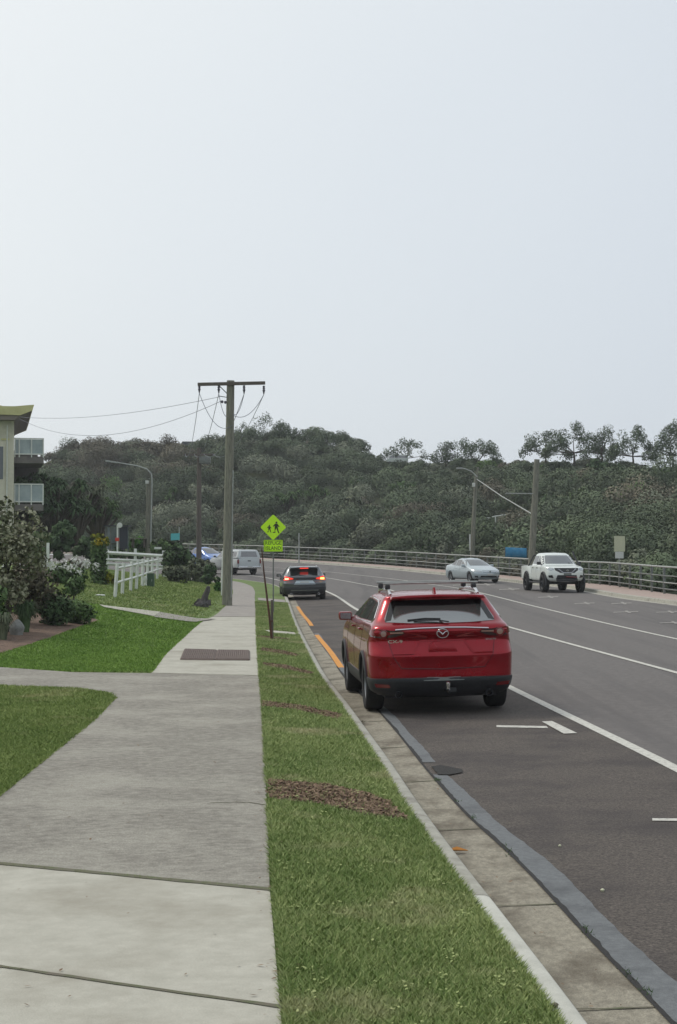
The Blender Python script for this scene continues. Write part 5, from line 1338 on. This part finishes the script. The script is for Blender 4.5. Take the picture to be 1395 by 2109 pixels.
for (px, tp_) in ((338,1134),(279,1130),(222,1132),(186,1134)):
    MB().box(((px-338)*k, 0, ((1187-tp_)*k-.1)/2), (.20 if px == 338 else .15,.15,(1187-tp_)*k+.1)).build('post', 'white_paint', wf2, bevel=.01)
for (ya_, yb_, th_) in ((1136,1145,7),(1151,1157,6),(1160,1166,6)):
    MB().tube([((186-338)*k,-.09,(1187-ya_)*k),((338-338)*k,-.09,(1187-yb_)*k)], th_*k/2, 4).build('rail', 'white_paint', wf2)
# garden bits
def gb(name, px, pyb, wpx, hpx, m, label, n=1100, size=None, ry=None, dy=0, cat='shrub', group=None, Y=None, **kw):
    if Y: x, y = X_at(px, Y), Y; z = Z_at(pyb, Y)
    else: x, y = gp(px, pyb); z = zl(x, y)
    k = y/F_PX; size = size or max(.035, 3.1*k)
    return bush(name, x, y+dy, z-.03, wpx*k/2, ry or wpx*k/2.4, hpx*k, m, label, cat=cat, group=group, n=n, size=size, **kw)
x, y = gp(203, 1203); kk = y/F_PX; hh_ = 88*kk
cc = np.array([(.40*kk*40*math.cos(a+j)*.5, .40*kk*40*math.sin(a+j)*.5, hh_*(j+.4)/8) for j in range(8) for a in (0, 1.6, 3.1, 4.7)]); cc[:, :2] *= (1-.25*np.abs(cc[:, 2:]/hh_-.5))
plant('shrub', (x, y, zl(x, y)), 'tall clipped column of dark hedge with a yellow crown beside the white fence', 'shrub', None, (cc, np.full(len(cc), kk*11)), (4200, .055), 'leaf_mid')
pt = gpv(203,1203); kk = pt.y/F_PX
sh_ = [o for o in bpy.data.objects if o.get('label', '').startswith('tall clipped column')][0]
c_ = clumps(12, kk*11, kk*11, kk*4, 84*kk, kk*8); Vq, Tq = leaf_quads(c_[0], c_[1], 900, .06); fast_mesh('yellow_tips', Vq, 'leaf_topyellow', sh_, tint=Tq)
gb('shrub', 229, 1206, 34, 36, 'leaf_yellow', 'low yellow green shrub at the foot of the clipped column', n=900)
gb('shrub', 372, 1192, 96, 76, 'leaf_dark', 'dark dense hedge between the white fence corner and the power pole', n=2600, size=.11)
gb('shrub', 405, 1199, 84, 50, 'leaf_grey', 'grey green hedge in front of the dark hedge by the power pole', n=2200, size=.09)
gb('shrub', 362, 1199, 70, 36, 'leaf_grey', 'dull low hedge at the back edge of the mown lawn', n=1000, size=.09)
gb('shrub', 436, 1206, 42, 46, 'leaf_dark', 'small dark shrub just left of the tall power pole', n=1200, size=.08)
gb('shrub', 450, 1219, 22, 22, 'leaf_bright', 'tiny bright green plant at the foot of the tall power pole', n=420, size=.07)
gb('shrub', 45, 1296, 130, 255, 'leaf_garden', 'tall airy greyish shrub in front of the cream building', n=3600, size=.062, nc=40, r=.42, fill=None) if False else None
def gshrub(px, pyb, wpx, hpx, m, label, n, size, nc, r, z0f=.35, dy=0, trunk=None, name='shrub', squash=1):
    x, y = gp(px, pyb); z = zl(x, y); k = y/F_PX; rx = wpx*k/2; h = hpx*k
    c = clumps(nc, rx-r*.5, rx*.8, h*(1-z0f)/2-r*.4, h*(z0f+(1-z0f)/2), r, shell=.2)
    return plant(name, (x, y+dy, z), label, 'shrub', None, c, (n, size), m, trunk=trunk, squash=squash)
gshrub(15, 1302, 170, 262, 'leaf_garden', 'tall airy greyish shrub in front of the cream building', 4600, .055, 60, .27, z0f=.22, trunk=(1.4, .05))
gshrub(55, 1285, 120, 130, 'leaf_purple', 'dusky purplish shrub at the left below the airy grey one', 2600, .055, 26, .34, z0f=.1)
gshrub(-10, 1312, 60, 100, 'leaf_mid', 'leafy green clump at the left edge of the garden bed', 1300, .06, 12, .3, z0f=.05)
gshrub(115, 1287, 74, 58, 'leaf_dark', 'low dark rounded shrub in the mulch bed, nearest the lawn', 2200, .045, 14, .33, z0f=.0)
gshrub(163, 1284, 64, 44, 'leaf_mid', 'low soft green shrub at the right end of the mulch bed', 1700, .045, 12, .28, z0f=.0)
gshrub(88, 1262, 80, 46, 'leaf_grey', 'grey green shrub behind the low dark one in the bed', 1300, .05, 10, .3, z0f=.0)
def strap_clump(px, pyb, wpx, hpx, m, label, n=160, name='strap_leaf_plant'):
    p = gpv(px, pyb); k = p.y/F_PX; h = hpx*k; w_ = wpx*k/2; V = []; T = []
    e = empty(name, p, 0, label, 'plant')
    for q in range(n):
        a = rng.uniform(0, 6.28); l_ = rng.uniform(.6, 1.1); u = Vector((math.cos(a), math.sin(a), 0)); sd_ = Vector((-u.y, u.x, 0))*.014
        b = u*rng.uniform(0, w_*.3); m1_ = u*w_*.55*l_+Vector((0,0,h*.85*l_)); tip = u*w_*1.05*l_+Vector((0,0,h*rng.uniform(.45,.9)*l_))
        V += [b-sd_, b+sd_, m1_+sd_, m1_-sd_, m1_-sd_, m1_+sd_, tip+sd_*.15, tip-sd_*.15]; T += [rng.random()]*8
    fast_mesh('foliage', V, m, e, tint=T); return e
strap_clump(52, 1302, 62, 70, 'leaf_dark', 'dark strappy leaved clump beside the pale rock', 260)
strap_clump(8, 1318, 50, 62, 'leaf_grey', 'pale strappy clump at the left edge of the mulch bed', 180)
gshrub(152, 1237, 42, 48, 'leaf_mid', 'small young bush standing alone on the lawn behind the bed', 700, .055, 8, .22, z0f=.25, trunk=(.35, .03))
gshrub(94, 1240, 26, 42, 'leaf_dark', 'slim little dark plant on the lawn left of the young bush', 420, .05, 6, .16, z0f=.05)
x, y = gp(128, 1232); gshrub(128, 1262, 44, 36, 'leaf_brown', 'wispy reddish brown grass tuft behind the mulch bed', 500, .05, 7, .2, z0f=.0)
# white flowering hedge
fh = gb('flowering_shrub', 138, 1203, 96, 44, 'leaf_mid', 'low shrub covered in white blossom left of the clipped column', n=1800, size=.08, cat='shrub')
for q in range(1):
    c_ = clumps(16, 1.25, .8, .25, .72, .16); Vq, Tq = leaf_quads(c_[0]+np.array([0,-.3,0]), c_[1], 420, .06); fast_mesh('blossom', Vq, 'flower_white', fh, tint=Tq)
fh2 = gb('flowering_shrub', 62, 1215, 66, 56, 'leaf_grey', 'pale pink flowering shrub behind the purplish one', n=1300, size=.08)
c_ = clumps(7, .8, .6, .25, .85, .14); Vq, Tq = leaf_quads(c_[0]+np.array([0,-.4,0]), c_[1], 150, .06); fast_mesh('blossom', Vq, 'flower_white', fh2, tint=Tq)
gb('shrub', 165, 1172, 66, 20, 'leaf_brown', 'low russet planting behind the white blossom', n=700, size=.09)
x, y = gp(99, 1166); k = y/F_PX
o = MB().box((x, y, zl(x, y)+48*k/2), (.13,.13,48*k)).build('white_post', 'white_paint', bevel=.01); tag(o, 'single white square post behind the white blossom on the left', 'post')
# further back
gb('shrub', 128, 1152, 76, 84, 'leaf_dark', 'big dark rounded bush below the lower balcony', n=2600, Y=84, size=.13)
gb('shrub', 176, 1150, 56, 46, 'leaf_dark', 'dark clipped bush between the rounded bush and the column', n=1500, Y=86, size=.12)
gb('shrub', 84, 1150, 50, 60, 'leaf_mid', 'mid green bush left of the big dark rounded bush', n=1200, Y=82, size=.12)
gb('shrub', 255, 1150, 90, 20, 'leaf_mid', 'low shrubs in front of the bus shelter', n=900, Y=94, size=.12)
gb('shrub', 205, 1140, 46, 50, 'leaf_yellow', 'loose light green bush left of the bus shelter', n=900, Y=98, size=.14)
gb('shrub', 335, 1150, 60, 40, 'leaf_mid', 'green bush behind the white fence corner post', n=1100, Y=99, size=.14)
gb('shrub', 290, 1140, 50, 34, 'leaf_bright', 'bright green bush left of the left lamp pole', n=900, Y=110, size=.15)
def at_px(px, py, Y): return Vector((X_at(px, Y), Y, Z_at(py, Y)))
for (px, py, h_, lab, m_, Yq) in ((60,1120,150,'dense dark pandanus tree right behind the balconies','leaf_dark',99),(118,1125,165,'tall dark pandanus tree right of the lower balcony','leaf_dark',102),
                    (160,1120,140,'greyish pandanus tree left of the bus shelter','leaf_grey',106),(205,1120,110,'smaller pandanus tree just behind the bus shelter','leaf_mid',112),(35,1130,170,'dark pandanus tree partly hidden by the cream wall','leaf_dark',103)):
    pandanus(px, py, h_, lab, at=at_px(px, py, Yq), n_heads=34, m=m_, wl=.12, blades=60, bl=.17)
# bus shelter with a white pole
Yb = 100; k = Yb/F_PX; bz_ = at_px(240, 1132, Yb)
bs = empty('bus_shelter', bz_, 0, 'small dark bus shelter behind the white fence', 'shelter')
MB().box((0, .6, 49*k), (50*k, 1.6, 2.0*k)).build('roof', 'shelter', bs)
MB().box((14*k, .1, 24*k), (17*k, .08, 46*k)).build('end_panel', 'shelter', bs)
MB().box((-3*k, 1.3, 24*k), (44*k, .05, 46*k)).build('rear_glass', 'rail_glass', bs)
for u in (-22, -12, 5): MB().box((u*k, .0, 24*k), (.09,.09,48*k)).build('post', 'galv_dark', bs)
MB().box((-6*k, .9, 12*k), (26*k,.4,.06)).build('bench', 'timber_dark', bs)
p = at_px(242, 1132, 92); k = 92/F_PX
ws = empty('stop_sign_pole', p, 0, 'white pole with a round white head and a red tag before the bus shelter', 'pole')
MB().tube([(0,0,-.3),(0,0,50*k)], .05, 8).build('pole', 'white_paint', ws); MB().lathe([(0,0),(5*k,0),(5.5*k,.03),(5*k,.06),(0,.06)], 18, Matrix.Translation((5*k,-.04,50*k)) @ Matrix.Rotation(R(90),4,'X')).build('round_head', 'sign_pale', ws)
MB().box((0,-.09,21*k), (8*k,.04,7*k)).build('red_tag', 'red_bit', ws, bevel=.01)
# low beam of a picnic structure
p = at_px(286, 1128, 104); k = 104/F_PX
o = empty('picnic_table', p, 0, 'low dark picnic table left of the left lamp pole', 'table')
MB().box((0,0,19*k), (34*k,.9,2*k)).build('tabletop', 'timber_grey', o)
for u in (-12, 12): MB().box((u*k,0,9*k), (.1,.7,18*k)).build('leg', 'timber_dark', o)
# utility box and hydrant, stump, lids, rock
p = gpv(311, 1208); k = p.y/F_PX
o = empty('utility_box', p, 0, 'green utility pillar by the white fence', 'utility box'); MB().box((0,0,13*k), (14*k,.3,26*k)).build('cabinet', 'box_green', o, bevel=.02); MB().box((0,0,26.6*k), (15*k,.34,1.5*k)).build('lid', 'box_green', o, bevel=.01); MB().box((3*k,-.155,13*k), (.02,.01,.1)).build('handle', 'galv', o)
p = gpv(300, 1207); k = p.y/F_PX
o = MB().lathe([(0,0),(3.2*k,0),(3.2*k,4*k),(2.2*k,5*k),(2.2*k,10*k),(3.6*k,12*k),(3.6*k,17*k),(2.6*k,20*k),(0,21*k)], 12, Matrix.Translation(p)).build('white_bollard', 'white_paint', smooth=True); tag(o, 'short white bollard leaning on the green utility pillar', 'bollard')
p = gpv(414, 1250); k = p.y/F_PX
st = empty('tree_stump', p, 0, 'weathered grey driftwood stump on the lawn left of the power pole', 'stump')
mb = MB(); mb.tube([(8*k,0,-.1),(7*k,0,8*k),(9*k,.03,22*k),(14*k,0,34*k),(15*k,0,42*k)], [.16,.15,.11,.10,.07], 9)
mb.tube([(8*k,.0,8*k),(0,-.05,5*k),(-10*k,-.1,1*k),(-20*k,-.1,-.03)], [.14,.13,.09,.04], 8); mb.tube([(8*k,0,9*k),(-4*k,.1,12*k),(-14*k,.05,6*k)], [.12,.09,.03], 7); mb.tube([(12*k,0,7*k),(17*k,-.1,10*k),(19*k,-.1,3*k)], [.1,.08,.05], 7)
so_ = mb.build('trunk', 'stump', st, smooth=True)
for v in so_.data.vertices: v.co += Vector((rng.normal(), rng.normal(), rng.normal()))*.014
p = gpv(207, 1227); o = MB().lathe([(0,0),(.17,0),(.17,.03),(.14,.045),(0,.05)], 18, Matrix.Translation(p)).build('manhole_cover', 'sign_pale', smooth=True); tag(o, 'round pale lid set in the lawn left of the white fence', 'manhole cover')
def stone(name, p, r, m, label, cat, sq=(1,1,.7)):
    bm = bmesh.new(); bmesh.ops.create_icosphere(bm, subdivisions=3, radius=r)
    for v in bm.verts:
        n_ = .16*math.sin(v.co.x/r*3+1)+.12*math.cos(v.co.y/r*4)+.1*math.sin(v.co.z/r*5); v.co = Vector((v.co.x*sq[0], v.co.y*sq[1], v.co.z*sq[2]))*(1+n_)
    me = bpy.data.meshes.new(name); bm.to_mesh(me); bm.free(); me.polygons.foreach_set('use_smooth', [True]*len(me.polygons)); me.materials.append(M[m])
    o = bpy.data.objects.new(name, me); COL.objects.link(o); o.location = p; return tag(o, label, cat)
stone('rock', gpv(35, 1308)+Vector((0,0,.1)), .17, 'rock', 'pale upright rock at the edge of the mulch bed', 'rock', (1,.8,1.3))
x, y = G(1140, 2069, .155); stone('pebble', (x, y, .168), .016, 'timber_dark', 'small dark stone lying on top of the near kerb', 'pebble')
x, y = G(1238, 1833); stone('pebble', (x, y, float(zroad(x, y))+.012), .014, 'sign_cream', 'small pale stone on the brown asphalt near the bottom right', 'pebble')
x, y = G(1151, 1742); stone('pebble', (x, y, float(zroad(x, y))+.012), .012, 'sign_cream', 'tiny pale stone on the brown asphalt above the other', 'pebble')
x, y = G(941, 1752, 0.0, lambda a, b: zs(b))
lf = MB().add([(x-.09,y,.012),(x-.02,y-.03,.025),(x+.08,y,.015),(x+.0,y+.04,.035)], [(0,1,2,3)]).build('fallen_leaf', 'leaf_orange'); tag(lf, 'dry orange leaf lying in the gutter', 'leaf')
lf.modifiers.new('t', 'SOLIDIFY').thickness = .004
x, y = G(735, 1491, 0.0, lambda a, b: zs(b))
for q in range(1):
    V = []; T = []
    for _ in range(60):
        c = Vector((x+rng.normal()*.05, y+rng.normal()*.12, .01+rng.random()*.02)); a = rng.uniform(0, 6.3); u = Vector((math.cos(a), math.sin(a), .3))*.035; v_ = Vector((-math.sin(a), math.cos(a), .2))*.015
        V += [c-u, c-v_, c+u, c+v_]; T += [rng.random()]*4
    tag(fast_mesh('leaf_litter', V, 'leaf_brown', tint=T), 'small drift of dead leaves in the gutter behind the red car', 'leaves', kind='stuff')
# weeds in the gutter seam by the tar patch
V = []; T = []
for (px, py, n_, sp_) in ((925,1606,60,.05),(1000,1683,26,.05),(1060,1750,30,.1),(1240,1915,30,.08),(1330,2000,24,.08),(1380,2040,24,.05),(965,1650,14,.03)):
    x, y = G(px, py)
    for _ in range(n_):
        c = Vector((float(GUTR(y+0))+.02+rng.normal()*.014, y+rng.normal()*sp_, 0)); c.y = max(c.y, 4); a = rng.uniform(0, 6.3); h_ = rng.uniform(.012, .035); w_ = .004
        V += [c-Vector((w_,0,0)), c+Vector((w_,0,0)), c+Vector((math.cos(a)*.02, math.sin(a)*.02, h_))]; T += [rng.random()]*3
tag(fast_mesh('gutter_weeds', V, 'leaf_mid', tint=T, nper=3), 'tiny weeds growing in the seam between gutter and road', 'weeds', kind='stuff')
# ------------------------------------------------------------------ cream apartment building
Yh = 95.0; k = Yh/F_PX; xr = X_at(28, Yh); zt = Z_at(866, Yh); zg = zl(xr, Yh)-.5
hs = empty('apartment_building', (xr, Yh, zg), R(12.6), 'cream rendered apartment building with glass balconies at the left edge', 'building')
Ht = zt-zg
MB().box((-8, 7, Ht/2), (16, 14, Ht)).build('wall', 'wall_beige', hs)
MB().box((-1.05*.5-.0, -.06, Ht-1.15), (.0001+.5, .04, .1)).build('window_ledge', 'fascia', hs)
wn = MB().box((-1.15, -.03, Ht-4.2), (1.2, .06, 5.6)).build('window', 'wall_beige', hs); MB().box((-1.15, -.07, Ht-2.6), (1.0, .03, 2.0)).build('pane', 'win_glass', wn)
MB().tube([(-.42,-.08,.2),(-.42,-.08,Ht-.3)], .035, 6).build('downpipe', 'white_paint', hs)
# roof with an upswept eave
prof = [(1.17, Ht+.92),(-.0, Ht+.80),(-.7,Ht+.80),(-1.2,Ht+.92),(-16,Ht+1.2),(-16,Ht+.5),(0.35,Ht+.26),(1.05,Ht+.56)]
rf = MB().prism(prof, -1.0, 15, fxz).build('roof', 'fascia', hs)
MB().prism([(1.03,Ht+.54),(.30,Ht+.20),(0.0,Ht-.02),(-16,Ht-.02),(-16,Ht+.48),(.34,Ht+.245)], -.9, 14.5, fxz).build('soffit', 'soffit', hs)
for i, (ty, by_) in enumerate(((901,936),(996,1035))):
    zt_ = Z_at(ty, Yh)-zg; zb_ = Z_at(by_, Yh)-zg; wB = (89-28)*k
    bl_ = MB().box((wB/2, 3.2, zb_-.27), (wB, 5.2, .42)).build('balcony', 'house_dark', hs)
    for u in (2, 11, 36, 60):
        MB().box((u*k, .62, (zt_+zb_)/2-.05), (.07,.07,zt_-zb_+.14)).build('baluster', 'white_paint', bl_)
    for dy_ in (2.2, 3.8, 5.4): MB().box((60*k, dy_, (zt_+zb_)/2), (.07,.07,zt_-zb_)).build('baluster', 'white_paint', bl_)
    for zz_ in (zt_, zb_+.08):
        MB().box((wB/2, .62, zz_), (wB,.09,.075)).build('handrail', 'white_paint', bl_); MB().box((60*k, 3.2, zz_), (.075,5.2,.065)).build('handrail', 'white_paint', bl_)
    MB().box((wB/2, .66, (zt_+zb_)/2), (wB-.1,.02,zt_-zb_-.1)).build('glass_panel', 'rail_glass', bl_)
    MB().box((wB-.02, 3.2, (zt_+zb_)/2), (.02,5.0,zt_-zb_-.1)).build('glass_panel', 'rail_glass', bl_)
MB().box((.8, 9.0, Ht*.42), (1.6, 6, Ht*.84)).build('rear_wing', 'house_dark', hs)
# ------------------------------------------------------------------ thin coastal haze round the whole scene
hz = MB().box((0, 375, 10), (1420, 1000, 33)).build('haze', 'wire'); hz['kind'] = 'stuff'
hm = bpy.data.materials.new('haze'); hm.use_nodes = True; hn = hm.node_tree; hn.nodes.clear()
ho = hn.nodes.new('ShaderNodeOutputMaterial'); hv = hn.nodes.new('ShaderNodeVolumePrincipled')
hv.inputs['Color'].default_value = (.86, .90, .93, 1); hv.inputs['Density'].default_value = .00045; hv.inputs['Anisotropy'].default_value = .3
hn.links.new(hv.outputs[0], ho.inputs['Volume']); hz.data.materials.clear(); hz.data.materials.append(hm)
